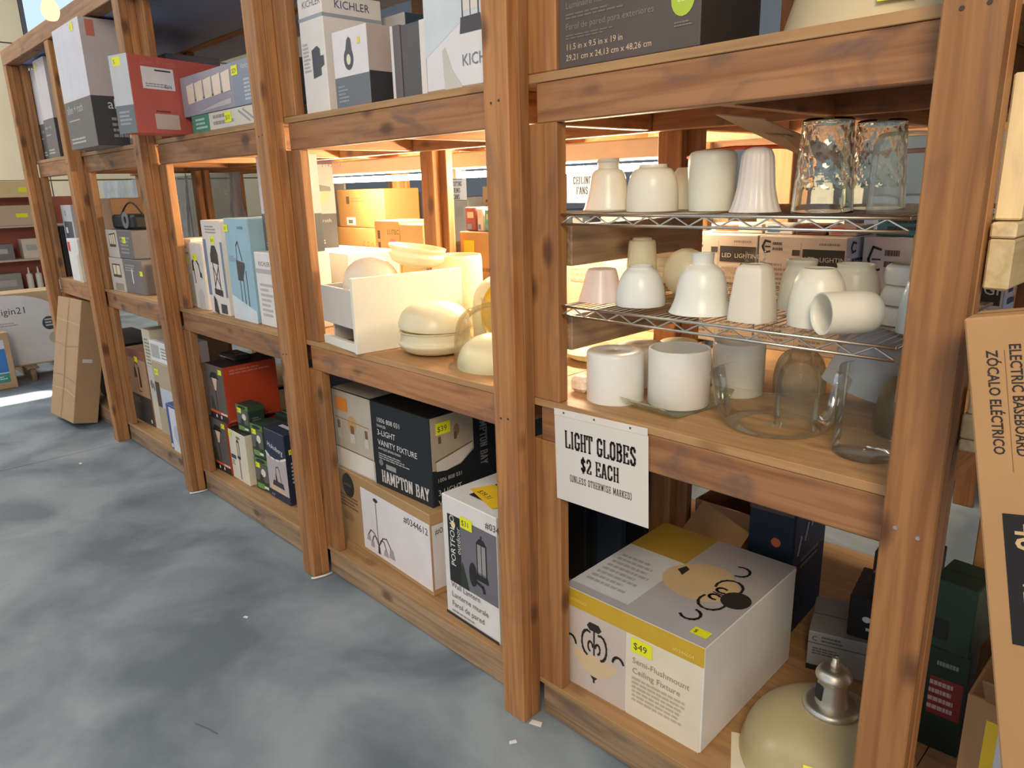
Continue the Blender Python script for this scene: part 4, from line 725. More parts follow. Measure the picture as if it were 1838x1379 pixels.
carton('outdoor_light_carton', 'dark brown-grey carton with a green badge and size lettering on the top shelf', -1.266, 1.405, Z2, .385, .24, .48, (84, 74, 70), dit + [('R', 'R', 0, 0, 1, 1, (40, 34, 34), 'dark_side')], 0, flap=False)
pr = [(.24, 0), (.15, .30)]
sh = empty('drum_lampshade', (-.585, 1.69, Z2), (0, 0, 0), 'large cream tapered lamp shade on the top shelf by the right post', 'lamp shade')
mobj('shade_cloth', *lathe(shell([(.24, .012), (.15, .30)], .002), 40), frosted((226, 208, 172), .4, .7), sh, smooth=True)
mobj('rim', *lathe(shell([(.243, 0), (.243, .014)], .006), 40), paper((206, 186, 148)), sh, smooth=True)
mobj('price_sticker', *boxvf(-.03, .03, -.002, 0, 0, .03), paper(YEL), sh, (.06, -.236, .03), (-.28, 0, .25))
carton('grey_shipping_carton', 'large grey carton stored at the back of the top shelf', -5.15, 1.75, Z2, .55, .32, .52, (150, 152, 160), [('S', 'F', [(.55, 0), (.55, 1)], .004, (110, 112, 120), 'edge_line')])
carton('beige_shipping_carton', 'beige carton at the back of the top shelf under the top deck', -4.2, 1.78, Z2, .62, .28, .30, (176, 164, 150), [('P', 'F', [(.4, 0), (1, 0), (1, .8), (.8, .7)], (140, 132, 128), 'grey_corner')])
carton('teal_carton', 'dark teal carton behind the tall white sconce carton on the top shelf', -2.62, 1.72, Z2, .34, .25, .34, (50, 70, 90), [('R', 'F', 0, .62, 1, 1, (196, 194, 196), 'white_top')])

# ================================================================== LIGHT GLOBES SIGN
sg = empty('price_sign', (-1.276, 1.3935, .754), (0, math.radians(-1.6), 0), 'white paper sign reading light globes two dollars each, pinned to the shelf beam', 'sign')
mobj('sheet', *boxvf(0, .308, 0, .0012, 0, .243), paper((218, 211, 206), .6, .02, 4), sg)
mobj('top_strip', *boxvf(0, .306, -.001, .002, .2432, .262, .0005), paper((222, 214, 208), .35), sg)
for xx in (.035, .14, .255):
    v, f = lathe([(0, 0), (.003, 0), (.003, .001), (0, .001)], 8); mobj('pin', [(a, -c, b) for a, b, c in v], f, metal((150, 130, 110)), sg, (xx, -.001, .254))
for (txt, hh, zz, xs) in (('LIGHT GLOBES', .046, .158, .77), ('$2 EACH', .038, .100, .86), ('(UNLESS OTHERWISE MARKED)', .0175, .063, .80)):
    v, f, wd = slab2d(txt, hh, xs, .10 if hh < .02 else .15, .07 if hh < .02 else .085, .13 if hh < .02 else .10); x0 = .154 - wd / 2
    mobj('lettering', [(a + x0, -.0008, b + zz) for a, b in v], f, paper((38, 32, 32), .6), sg)

# ================================================================== GLASS SHADES
CR = frosted((250, 247, 236)); WH = frosted((250, 249, 246), .35); CY = frosted((250, 244, 216), .5); GY = frosted((238, 234, 222), .5); PK = frosted((250, 236, 231), .5); BL = frosted((248, 250, 248), .4)
AM = frosted((232, 206, 96), .5); ALA = frosted((196, 180, 136), .25)
CG = thin_glass(haze=.05); CG2 = thin_glass(haze=.03); SG = solid_glass()
def bell(R, Hh): return [(R, 0), (R * .95, .06 * Hh), (R * .84, .25 * Hh), (R * .74, .5 * Hh), (R * .64, .68 * Hh), (R * .48, .80 * Hh), (R * .42, .86 * Hh), (R * .42, .96 * Hh), (R * .45, Hh)]
def tulip(R, Hh, nk=.5): return [(R, 0), (R * 1.0, .12 * Hh), (R * .96, .4 * Hh), (R * .86, .65 * Hh), (R * .68, .85 * Hh), (R * nk, .95 * Hh), (R * nk, Hh)]
def cone(R, Hh, t=.6): return [(R, 0), (R * .98, .1 * Hh), (R * (.5 + t / 2), .5 * Hh), (R * t * 1.05, .88 * Hh), (R * t * .9, .97 * Hh), (R * t * .5, .985 * Hh), (R * t * .48, Hh)]
# upper wire shelf
shade('glass_lampshade', 'frosted bell shade with a ringed neck, leftmost on the upper wire shelf', (-1.240, 1.565, WS1 + .003), [(.066, 0), (.062, .006), (.052, .045), (.044, .085), (.036, .100), (.028, .104), (.028, .118), (.031, .121), (.028, .125), (.028, .129)], CR)
shade('glass_lampshade', 'squat frosted dome shade on the upper wire shelf, flat rim on top', (-1.100, 1.565, WS1), [(.064, 0), (.064, .03), (.060, .070), (.048, .098), (.036, .104), (.034, .112)], CR)
shade('glass_lampshade', 'squat frosted dome shade half hidden behind its twin on the upper wire shelf', (-1.08, 1.715, WS1), [(.062, 0), (.062, .03), (.057, .072), (.042, .100), (.036, .104)], CR)
shade('glass_lampshade', 'tall frosted straight-sided cup shade right of the squat domes', (-.955, 1.60, WS1), [(.052, 0), (.054, .02), (.056, .08), (.056, .118), (.050, .134), (.03, .139), (.004, .140)], frosted((250, 250, 238), .5))
rib = lambda r, z, t: r * (1 + .018 * math.cos(18 * t))
shade('glass_lampshade', 'frosted ribbed bell shade beside the clear dimpled glasses', (-.815, 1.55, WS1), [(.056, 0), (.050, .014), (.041, .05), (.037, .09), (.034, .118), (.026, .132), (.012, .137), (.004, .1375)], frosted((246, 240, 236), .45), fn=rib, segs=72)
dim = lambda r, z, t: r - (.0035 * max(0, math.cos(11 * t + (PI if int(z / .022) % 2 else 0)) * math.sin(PI * (z % .022) / .022)) if .05 < z < .168 else 0)
pr = [(.060 - .012 * z / .18, z) for z in [i * .18 / 36 for i in range(37)]]
shade('clear_dimpled_glass', 'clear dimpled tumbler shade, upside down at the front of the upper wire shelf', (-.655, 1.525, WS1), pr + [(.042, .183), (.02, .184), (.003, .184)], SG, fn=dim, segs=66, smooth_prof=False, th=.005)
shade('clear_dimpled_glass', 'clear dimpled tumbler shade standing behind the front one on the upper wire shelf', (-.610, 1.685, WS1), pr + [(.042, .183), (.02, .184), (.003, .184)], SG, fn=dim, segs=66, smooth_prof=False, th=.005)
shade('clear_glass_lampshade', 'clear smooth glass cup shade next to the right post on the upper wire shelf', (-.512, 1.535, WS1), [(.056, 0), (.056, .05), (.054, .11), (.050, .135), (.042, .146), (.02, .149), (.003, .149)], thin_glass(haze=.13))
# lower wire shelf
for i, (zz, R) in enumerate(((0, .095), (.030, .098), (.058, .100))):
    shade('glass_bowl', ['cream glass bowl at the bottom of the nested stack on the lower wire shelf', 'cream glass bowl in the middle of the nested stack on the lower wire shelf', 'cream glass bowl topping the nested stack behind the left stud'][i], (-1.25, 1.93, WS2 + zz), [(.04, 0.0), (R * .75, .010), (R * .97, .024), (R, .0285)], CR, cat='bowl', group='nested cream bowls')
shade('glass_lampshade', 'tall narrow frosted cone shade standing behind the pink one', (-1.200, 1.665, WS2), [(.046, 0), (.044, .04), (.040, .10), (.038, .128), (.037, .142), (.034, .150), (.027, .151), (.026, .157)], CY)
hexa = lambda r, z, t: r * (.93 + .07 * abs(math.cos(3 * t)))
shade('pink_glass_lampshade', 'pink tapered glass shade with a moulded triangle mark', (-1.232, 1.530, WS2), [(.064, 0), (.060, .012), (.050, .045), (.041, .078), (.036, .084), (.02, .086), (.004, .086)], PK, fn=hexa, segs=60)
shade('glass_lampshade', 'frosted dome shade with a clear glass rim on top, right of the pink shade', (-1.105, 1.530, WS2), [(.062, 0), (.062, .02), (.056, .055), (.044, .082), (.032, .092), (.030, .096), (.032, .099)], BL)
v, f = lathe([(0.0, 0), (.02, .002), (.045, .018), (.060, .045), (.062, .068), (.055, .095), (.038, .118), (.015, .128), (0, .129)], 40); tag(mobj('glass_globe', v, f, CY, None, (-1.09, 1.715, WS2), smooth=True), 'round yellowish glass globe behind the clear-rimmed dome shade', 'globe')
shade('glass_lampshade', 'large frosted bell shade with a plain neck at the front of the lower wire shelf', (-.925, 1.525, WS2), [(.076, 0), (.070, .012), (.062, .035), (.056, .070), (.046, .098), (.032, .110), (.026, .116), (.026, .134), (.027, .137)], frosted((251, 252, 247), .4), n=6)
thr = [(.034, 0), (.034, .105), (.033, .112), (.022, .116), (.022, .120), (.025, .124), (.022, .128), (.025, .132), (.022, .136), (.024, .140)]
shade('clear_glass_jar', 'clear straight glass jar with a screw-threaded neck', (-.836, 1.605, WS2), thr, CG2, smooth_prof=False)
sq = lambda r, z, t: r / max(abs(math.cos(t)), abs(math.sin(t))) ** .55
shade('glass_lampshade', 'square-sided frosted cone shade in front of the clear jar', (-.780, 1.50, WS2), [(.046, 0), (.045, .02), (.040, .07), (.034, .112), (.026, .122), (.022, .124)], frosted((248, 242, 230), .45), fn=sq, segs=64)
shade('glass_lampshade', 'small frosted shade at the back between the jar and the round-shouldered shade', (-.765, 1.70, WS2), tulip(.050, .118, .7), CR)
shade('glass_lampshade', 'round-shouldered frosted shade in the middle of the lower wire shelf', (-.650, 1.530, WS2), [(.058, 0), (.059, .03), (.056, .065), (.048, .095), (.036, .115), (.032, .120)], CR)
shade('glass_lampshade', 'frosted tulip shade behind the toppled cylinder shade', (-.628, 1.665, WS2), [(.046, 0), (.053, .03), (.054, .06), (.046, .095), (.038, .108), (.040, .118)], frosted((251, 249, 238), .45))
shade('glass_lampshade', 'frosted cylinder shade lying on its side, open end to the front', (-.562, 1.468, WS2 + .0435), [(.042, -.055), (.042, .03), (.036, .055), (.022, .065)], CR, rot=(math.radians(90), 0, math.radians(143)))
for i, zz in enumerate((0, .042, .084)):
    shade('glass_bowl', ['squat cream glass shade at the base of the stack by the right post', 'squat cream glass shade second in the stack by the right post', 'squat cream glass shade on top of the stack by the right post'][i], (-.513, 1.66, WS2 + zz), [(.056 - .004 * i, 0), (.058 - .004 * i, .016), (.048, .034), (.040, .0405)], CR, group='stacked squat shades')
shade('glass_lampshade', 'frosted shade squeezed against the right post at the front of the lower wire shelf', (-.466, 1.570, WS2), tulip(.036, .110, .6), BL)
# plywood shelf below
def cyl(R, Hh): return [(R * .94, 0), (R, .004), (R, Hh - .004), (R * .97, Hh)]
shade('cylinder_lampshade', 'white glass cylinder shade at the front left of the lower plywood shelf', (-1.186, 1.535, Z1), [(.078, 0), (.078, .128), (.076, .134), (.060, .136), (.004, .136)], WH, smooth_prof=False)
shade('cylinder_lampshade', 'pale frosted cylinder shade behind the white one, rim raised', (-1.232, 1.72, Z1), [(.074, 0), (.074, .106), (.070, .114), (.045, .115), (.040, .112), (.004, .112)], GY, smooth_prof=False)
shade('glass_lampshade', 'low frosted dome shade near the back post on the plywood shelf', (-1.225, 1.90, Z1), [(.066, 0), (.066, .06), (.058, .092), (.03, .100), (.004, .101)], CY)
shade('glass_lampshade', 'cream open bowl shade at the back beside the white cylinders', (-1.055, 1.93, Z1), [(.030, 0), (.045, .03), (.055, .09), (.058, .118)], CY)
shade('cylinder_lampshade', 'white open cylinder shade standing in the slumped glass dish', (-1.022, 1.592, Z1 + .0055), [(.076, 0), (.080, .004), (.080, .146), (.078, .150)], WH, smooth_prof=False, th=.005)
shade('cylinder_lampshade', 'white open cylinder shade behind and right of the one in the dish', (-.968, 1.80, Z1), [(.068, 0), (.070, .004), (.070, .140), (.068, .144)], WH, smooth_prof=False, th=.005)
vs, fs = [], []; nx, ny = 20, 8
for lay in (0, 1):
    for i in range(nx + 1):
        for j in range(ny + 1):
            a, b = -.135 + .27 * i / nx, -.078 + .156 * j / ny; vs.append((a, b, .0005 + 9.0 * max(0, abs(a) - .078) ** 2 + lay * .004))
q = (nx + 1) * (ny + 1)
for i in range(nx):
    for j in range(ny):
        k = i * (ny + 1) + j; fs += [(k, k + 1, k + ny + 2, k + ny + 1), (q + k, q + k + ny + 1, q + k + ny + 2, q + k + 1)]
for i in range(nx):
    for j in (0, ny): k = i * (ny + 1) + j; fs.append((k, k + ny + 1, q + k + ny + 1, q + k))
for j in range(ny):
    for i in (0, nx): k = i * (ny + 1) + j; fs.append((k, k + 1, q + k + 1, q + k))
tag(mobj('slumped_glass_dish', vs, fs, thin_glass((240, 244, 226), .22), None, (-1.022, 1.588, Z1), (0, 0, PI / 2 - .12), True), 'pale green curved glass dish under the white cylinder shade', 'dish')
shade('clear_glass_bowl', 'wide clear glass bowl in the middle of the lower plywood shelf', (-.758, 1.605, Z1), [(.004, .0), (.09, .0), (.118, .006), (.140, .04), (.150, .09), (.156, .118), (.158, .121)], CG2, cat='bowl')
shade('clear_glass_jar', 'clear shouldered glass jar standing upside down inside the wide clear bowl', (-.722, 1.635, Z1 + .0045), [(.046, 0), (.050, .03), (.050, .10), (.042, .132), (.030, .150), (.028, .166), (.031, .172)], CG)
shade('glass_lampshade', 'clear ribbed dome shade behind the wide clear bowl', (-.840, 1.905, Z1), [(.066, 0), (.068, .04), (.060, .085), (.042, .112), (.02, .120), (.004, .121)], thin_glass((226, 222, 206), .3), fn=rib, segs=72)
shade('clear_glass_vase', 'thick clear glass cylinder vase at the front right of the plywood shelf', (-.527, 1.545, Z1), [(.003, 0), (.060, 0), (.066, .006), (.066, .02), (.066, .186), (.064, .190)], thin_glass((250, 253, 251), .03), smooth_prof=False, th=.005, cat='vase', segs=56)
shade('tilted_white_lampshade', 'bluish white fabric shade tipped over behind the clear vase', (-.655, 1.885, Z1 + .108), [(.092, -.07), (.084, .0), (.066, .095)], frosted((224, 230, 242), .4, .7), rot=(math.radians(-12), math.radians(16), 0), smooth_prof=False)
shade('amber_glass_lampshade', 'olive amber glass shade low in the corner behind the clear vase', (-.512, 1.735, Z1), [(.066, 0), (.066, .05), (.055, .10), (.04, .125), (.03, .128)], frosted((120, 100, 58), .4), rot=(0, 0, 0))
shade('glass_plate', 'shallow cream dish lying at the back left of the plywood shelf', (-1.52, 1.88, Z1), [(.05, 0), (.10, .008), (.125, .028), (.128, .032)], CY, cat='dish')
pb = mobj('crumpled_paper', *boxvf(-.03, .03, -.025, .025, 0, .045, .012), paper((224, 218, 206), .7, .2, 40, 0, 1.0), None, (-1.30, 1.53, Z1)); tag(pb, 'crumpled white paper against the stud by the cylinder shades', 'paper')

# ================================================================== DRAWER WITH GLOBES
dr = empty('drawer_unit', (-2.217, 1.372, Z1), (0, 0, math.radians(-7)), 'white melamine drawer standing on the shelf, full of glass globes', 'drawer')
MEL = paper((232, 228, 214), .45, .02); MELG = paper((206, 198, 190), .45, .03)
mobj('front_panel', *boxvf(-.018, 0, 0, .46, 0, .272, .002), MEL, dr)
mobj('side_panel', *boxvf(-.302, -.019, .012, .024, .085, .225, .001), MELG, dr)
mobj('side_panel', *boxvf(-.302, -.019, .43, .442, .085, .225, .001), MELG, dr)
mobj('back_panel', *boxvf(-.302, -.290, .025, .429, .085, .225, .001), MELG, dr)
mobj('bottom_panel', *boxvf(-.289, -.019, .025, .429, .088, .096), MELG, dr)
mobj('slide_rail', *boxvf(-.302, -.019, .008, .028, 0, .032, .001), MEL, dr)
mobj('slide_rail', *boxvf(-.302, -.019, .430, .445, 0, .032, .001), MEL, dr)
mobj('back_foot', *boxvf(-.302, -.290, .05, .40, 0, .084), MELG, dr)
carton('green_bulb_box', 'small green and black package seen through the slot under the drawer side', -2.44, 1.66, Z1, .16, .08, .07, (60, 74, 60), [('R', 'F', .05, .1, .3, .9, (150, 176, 70), 'green_panel'), ('E', 'F', .55, .5, .02, .02, (150, 150, 150), 'picture')])
def globe(name, label, loc, R, mat, sq=1.0, nk=.4, rot=(0, 0, 0)):
    pr = [(R * math.sin(a), R * sq * (1 - math.cos(a))) for a in [PI * i / 24 for i in range(0, 22)]]
    pr[0] = (.0, 0); pr += [(R * nk, 2 * R * sq * .985), (R * nk, 2 * R * sq * 1.06)]
    pr = [p for p in pr if p[0] >= R * nk or p[1] < R * sq]
    tp = pr[-1][1]; pr = [(r_, tp - z_) for r_, z_ in pr][::-1]      # neck down, round end up
    v, f = lathe(pr, 40); return tag(mobj(name, v, f, mat, None, loc, rot, True), label, 'globe', 'globes in the drawer')
globe('glass_globe', 'round white glass globe at the front of the drawer', (-2.370, 1.555, Z1 + .097), .109, frosted((246, 238, 222), .35))
globe('glass_globe', 'smaller white glass globe behind the front globe in the drawer', (-2.383, 1.745, Z1 + .097), .068, frosted((246, 238, 222), .35))
globe('glass_globe', 'white glass globe propping the stacked bowls in the back of the drawer', (-2.258, 1.715, Z1 + .097), .055, CY, 1.3)
BW = lambda R, h: [(R * .35, 0), (R * .7, h * .12), (R * .95, h * .5), (R, h * .8), (R * 1.02, h)]
shade('glass_bowl', 'wide cream glass bowl tipped on top of the heap of globes', (-2.325, 1.735, Z1 + .276), [(.05, 0), (.09, .014), (.108, .042), (.102, .056), (.110, .068), (.112, .078)], CY, cat='bowl', rot=(math.radians(-6), math.radians(6), 0), group='bowls on the drawer')
shade('glass_bowl', 'cream glass bowl under the tipped bowl, left side of the heap', (-2.36, 1.975, Z1), [(.06, 0), (.10, .1), (.105, .26), (.10, .30)], CY, cat='bowl', group='bowls on the drawer')
shade('glass_dome', 'broad shallow white glass dome at the right of the heap behind the drawer', (-2.00, 1.93, Z1), [(.145, 0), (.145, .12), (.13, .19), (.08, .236), (.004, .246)], CY, group='bowls on the drawer')
ribs = lambda r, z, t: r * (1 + (.012 * math.cos(60 * t) if .05 < z < .085 else 0))
shade('glass_bowl', 'cream lidded bowl with a ribbed band at the foot of the stack before the drawer', (-2.030, 1.585, Z1), [(.06, 0), (.105, .012), (.130, .034), (.133, .046), (.124, .052), (.122, .078), (.128, .084)], CY, cat='bowl', fn=ribs, segs=120, group='bowls before the drawer')
shade('glass_bowl', 'cream glass bowl tipped upside down on the ribbed bowl before the drawer', (-2.032, 1.585, Z1 + .0965), [(.130, 0), (.128, .02), (.110, .055), (.07, .078), (.004, .084)], CY, cat='bowl', rot=(0, math.radians(3), 0), group='bowls before the drawer')
shade('amber_glass_dish', 'amber yellow glass dish standing on edge behind the middle post', (-1.82, 1.80, Z1 + .135), [(.06, 0), (.10, .008), (.125, .026), (.132, .045)], AM, cat='dish', rot=(math.radians(80), 0, math.radians(20)))
shade('clear_glass_dome', 'clear glass dome with a wide flange at the shelf edge by the middle post', (-1.712, 1.590, Z1), [(.166, 0), (.162, .006), (.148, .012), (.146, .03), (.140, .10), (.128, .15), (.10, .185), (.06, .20), (.05, .205), (.05, .222)], CG2, n=4)
shade('glass_dome', 'low cream glass dome under the clear dome by the middle post', (-1.712, 1.590, Z1 + .0005), [(.136, 0), (.132, .03), (.115, .065), (.08, .092), (.04, .104), (.004, .106)], CY)
for i, (zz, hh) in enumerate(((1.405, .125), (1.155, .135))):
    hp = empty('hinge_plate', (-1.468, 1.3555, zz), (0, 0, 0), ['upper grey metal plate on the left edge of the middle post', 'lower grey metal plate on the left edge of the middle post'][i], 'bracket', 'metal plates on the middle post')
    mobj('plate', *boxvf(-.001, .021, 0, .004, 0, hh, .001), metal((150, 128, 112), .45), hp)
    v, f = lathe([(0, 0), (.004, 0), (.004, .0015), (0, .0015)], 8); mobj('screw_head', [(a, -c, b) for a, b, c in v], f, metal((110, 90, 80)), hp, (.009, 0, .018))

# ================================================================== ALABASTER CEILING LAMP
al = empty('ceiling_lamp', (-.585, 1.665, Z0 + .002), (0, 0, .3), 'alabaster glass ceiling lamp with a brushed nickel cap lying on the bottom shelf', 'lamp')
mobj('glass_bowl', *lathe(shell(spline([(.215, .0), (.214, .02), (.190, .085), (.135, .135), (.075, .162), (.06, .166)], 5), .005), 48), ALA, al, smooth=True)
NI = metal((214, 208, 194), .42)
mobj('flange', *lathe([(0, .132), (.066, .132), (.070, .138), (.066, .146), (.058, .150), (0, .150)], 40), NI, al, (0, 0, .032), smooth=True)
mobj('cap', *lathe(spline([(.040, .150), (.038, .18), (.036, .215), (.043, .222), (.043, .232), (.032, .246), (.012, .250), (0.0, .2505)], 4), 36), NI, al, (0, 0, .032), smooth=True)
mobj('stem', *lathe([(0, .25), (.011, .25), (.011, .262), (.008, .264), (.008, .278), (0, .278)], 16), NI, al, (0, 0, .032), smooth=True)
mobj('cap_window', *boxvf(-.012, .012, -.003, .003, -.02, .02, .002), paper((30, 28, 26)), al, (-.030, -.024, .217), (0, 0, -.85))
mobj('price_sticker', *boxvf(-.02, .02, -.001, .001, 0, .03), paper(YEL), al, (-.02, -.190, .088), (-.75, 0, 0))
pp = mobj('torn_paper', *boxvf(-.12, .12, -.16, .10, 0, .0015), paper((226, 214, 190), .7), None, (-.66, 1.56, Z0), (0, 0, .5)); tag(pp, 'torn cream paper under the alabaster lamp', 'paper')

# ================================================================== RIGHT OF THE RIGHT POST
bit2 = [('B', 'F', .255, .972, .0200, 'ELECTRIC BASEBOARD', (46, 38, 34), -90, 'english_lettering'), ('B', 'F', .120, .966, .0200, 'ZÓCALO ELÉCTRICO', (46, 38, 34), -90, 'spanish_lettering'), ('R', 'F', .225, .84, .228, .966, (110, 86, 62), 'rule_line'),
        ('R', 'F', .14, .65, 1, .795, (30, 26, 28), 'black_band'), ('B', 'F', .21, .785, .050, '48"', (206, 170, 128), -90, 'size_lettering'), ('T', 'F', .23, .725, .036, '121.9cm', (176, 150, 120), -90, 'size_lettering')]
carton('baseboard_heater_carton', 'long brown electric baseboard heater carton leaning beside the right post', -.022, 1.195, .003, .21, .085, 1.42, (178, 136, 92), bit2, rot=(0, math.radians(-11), 0))
oc2 = carton('label_carton', 'open brown carton with a yellow and white barcode label right of the post', -.262, 1.46, Z0, .36, .34, .50, (168, 126, 84), [('R', 'F', .10, .70, .36, .92, (222, 218, 220), 'barcode_label'), ('R', 'F', .10, .70, .16, .92, (236, 196, 40), 'yellow_strip')] + [('R', 'F', .20 + .016 * i, .74, .208 + .016 * i, .88, (60, 58, 62), 'barcode_bars') for i in range(7)], open_top=True)
mobj('flap', *boxvf(0, .30, -.10, 0, -.002, .002), paper((150, 112, 76), .7), oc2, (.03, 0, .50), (-.9, 0, 0))
carton('green_red_carton', 'dark green carton with red pictures on the bottom shelf behind the right post', -.45, 1.90, Z0, .105, .14, .30, (34, 50, 40), [('R', 'F', .2, .35, .92, .72, (140, 50, 48), 'red_panel'), ('F', 'F', .2, .38, .9, .7, 4, (206, 180, 176), 'picture_grid'), ('F', 'F', .3, .82, .9, .9, 1, (120, 150, 120), 'fine_print')], 4)
carton('dark_green_carton', 'plain dark green carton stacked over the red-pictured one', -.455, 1.90, Z0 + .301, .105, .14, .19, (30, 56, 44), [('R', 'F', .1, .15, .5, .45, (20, 22, 22), 'dark_panel')], -4)
bg2 = mobj('blue_plastic_bag', *boxvf(-.045, .045, -.05, .05, 0, .40, .03), paper((70, 96, 190), .2, .3, 20, 0, .8), None, (-.255, 1.965, Z0)); tag(bg2, 'blue and clear plastic bag behind the green cartons', 'bag')
wp = mobj('melamine_sheet', *boxvf(0, .75, 0, .012, 0, .76, .001), paper((226, 218, 204), .5), None, (-.26, 2.20, Z0), (-.05, 0, 0)); tag(wp, 'white melamine panel standing upright beyond the right post', 'panel')
sb_ = board('mottled_board', -.41, .35, 0, .018, -.17, .17, WOODG); sb_.location = (.02, 2.05, 1.03); sb_.rotation_euler = (0, math.radians(-32), 0); tag(sb_, 'mottled grey-brown board leaning slantwise above the white panel', 'board')
for i, (x, z0, z1, lab) in enumerate(((-.316, 1.418, 1.498, 'thick pale plank end, lower of the upper pair beside the right post'), (-.316, 1.4995, 1.524, 'thin pale plank end on the upper pair beside the right post'), (-.318, 1.139, 1.160, 'thinnest pale plank end, bottom of the lower trio beside the right post'), (-.318, 1.1615, 1.205, 'middle pale plank end of the lower trio beside the right post'), (-.312, 1.2065, 1.250, 'top pale plank end of the lower trio beside the right post'))):
    tag(board('wood_plank', x, x + .036, 1.37, 2.07, z0, z1, PALE), lab, 'plank', 'planks beside the right post')
board('ledger', -.318, -.282, 1.80, 2.079, 1.33, 1.4175, WOOD, rack); board('ledger', -.318, -.282, 1.80, 2.079, 1.05, 1.1385, WOOD, rack)

# ================================================================== BEHIND, ON THE BACK SHELVES
carton('brown_shipping_carton', 'big brown carton with printed table, upper of two under the left tube light', -4.20, 2.55, Z1 + .3455, .51, .26, .228, (150, 112, 66), [('R', 'F', .2, .62, .27, .82, (70, 54, 40), 'arrow_mark'), ('F', 'F', .3, .66, .62, .8, 2, (120, 88, 56), 'print'), ('F', 'F', .22, .2, .6, .6, 5, (140, 104, 66), 'print'), ('R', 'F', .18, .06, .38, .26, (232, 226, 212), 'barcode_label'), ('R', 'F', .22, .1, .32, .2, (90, 84, 80), 'barcode')], tape=(190, 150, 96))
carton('brown_shipping_carton', 'big brown carton with 650 scribbled on it, lower of two under the left tube light', -4.24, 2.53, Z1, .60, .285, .344, (156, 118, 70), [('T', 'F', .52, .62, .09, '650', (120, 92, 60), -8, 'handwriting')])
carton('kraft_fixture_carton', 'kraft carton with pink sticker and brand print behind the stacked bowls', -3.27, 2.19, Z1, .215, .2, .415, (180, 142, 90), [('R', 'F', .12, .78, .22, .88, (80, 60, 44), 'arrow_mark'), ('R', 'F', .12, .64, .22, .74, (80, 60, 44), 'arrow_mark'), ('T', 'F', .52, .84, .034, 'LUTEC', (80, 60, 44), 0, 'brand_lettering'), ('R', 'F', .62, .66, .84, .78, (232, 110, 140), 'pink_sticker')])
carton('kraft_fixture_carton', 'plain kraft carton right of the one with the pink sticker', -3.05, 2.19, Z1, .19, .2, .40, (182, 146, 94), [('F', 'F', .1, .68, .6, .78, 2, (150, 116, 76), 'print')])
carton('brown_shipping_carton', 'brown carton with yellow sticker under the row of small packages', -2.60, 2.20, Z1, .44, .45, .375, (176, 132, 80), [('R', 'F', .06, .70, .22, .90, (240, 220, 50), 'yellow_sticker'), ('F', 'F', .1, .52, .6, .6, 1, (130, 92, 56), 'print'), ('S', 'F', [(.3, .3), (.3, .42)], .008, (90, 66, 44), 'arrow_mark'), ('S', 'F', [(.4, .3), (.4, .42)], .008, (90, 66, 44), 'arrow_mark')], tape=(196, 160, 110))
for (nm, lab, x, W, Hh, col) in (('bulb_pack', 'burgundy bulb package standing on the brown carton with yellow sticker', -2.59, .07, .105, (120, 56, 60)), ('bulb_pack', 'narrow white bulb package beside the burgundy one', -2.51, .04, .10, (232, 226, 214)), ('bulb_pack', 'green bulb package on the brown carton with yellow sticker', -2.46, .06, .095, (60, 150, 120)), ('bulb_pack', 'white bulb package with a blue corner right of the green one', -2.39, .11, .11, (236, 230, 220)), ('bulb_pack', 'white bulb package nearest the middle post on the brown carton', -2.27, .10, .12, (230, 226, 216))):
    carton(nm, lab, x, 2.23, Z1 + .3765, W, .09, Hh, col, [('R', 'F', .15, .08, .6, .3, (90, 130, 190), 'blue_corner'), ('R', 'F', .2, .55, .8, .8, (222, 214, 200), 'label')], group='bulb packages on the brown carton')
carton('white_shipping_carton', 'white carton glaring under the right tube light beyond the wire shelves', -2.13, 2.36, Z1, .60, .36, .33, (240, 234, 216), [('F', 'F', .1, .5, .5, .8, 4, (206, 196, 176), 'print')])
def led_carton(label, x, y, z, hh, w_=.295, col=(226, 218, 208)):
    its = [('R', 'F', .52, .52, .98, .80, (38, 36, 38), 'black_label'), ('T', 'F', .545, .60, hh * .11, 'LED  LIGHTING', (226, 222, 216), 0, 'label_lettering'), ('R', 'F', .40, .68, .49, .78, (60, 58, 58), 'size_tab'), ('F', 'F', .06, .16, .42, .56, 5, (150, 142, 134), 'fine_print'), ('S', 'F', [(.5, 0), (.5, .9)], .002, (180, 172, 164), 'divider'), ('F', 'F', .55, .1, .95, .45, 4, (170, 162, 154), 'table_print'), ('F', 'F', .70, .85, .95, .92, 1, (150, 142, 134), 'fine_print'), ('F', 'F', .17, .74, .33, .92, 2, (90, 86, 84), 'brand_print'),
           ('S', 'F', [(.14, .90), (.08, .92), (.05, .82), (.08, .72), (.14, .74)], .006, (40, 38, 40), 'ring_logo'), ('S', 'F', [(.08, .82), (.14, .82)], .005, (40, 38, 40), 'ring_logo'), ('F', 'R', .1, .5, .7, .68, 2, (70, 80, 110), 'side_print'), ('S', 'R', [(.16, .90), (.10, .92), (.07, .84), (.10, .76), (.16, .78)], .006, (40, 44, 60), 'side_logo'), ('E', 'R', .8, .2, .018, .02, (214, 60, 60), 'red_seal'), ('R', 'R', 0, 0, 1, 1, (206, 212, 232), 'side_panel')][::-1]
    its = [its[0]] + its[1:][::-1]
    return carton('led_light_carton', label, x, y, z, w_, .40, hh, col, its, group='white LED light cartons')
led_carton('white LED light carton, top left of the four behind the wire shelves', -1.512, 2.35, Z1 + .1905, .195)
led_carton('white LED light carton, top right of the four with its bluish side showing', -1.213, 2.35, Z1 + .1905, .195)
led_carton('white LED light carton, bottom left of the four behind the cylinder shades', -1.512, 2.35, Z1, .189)
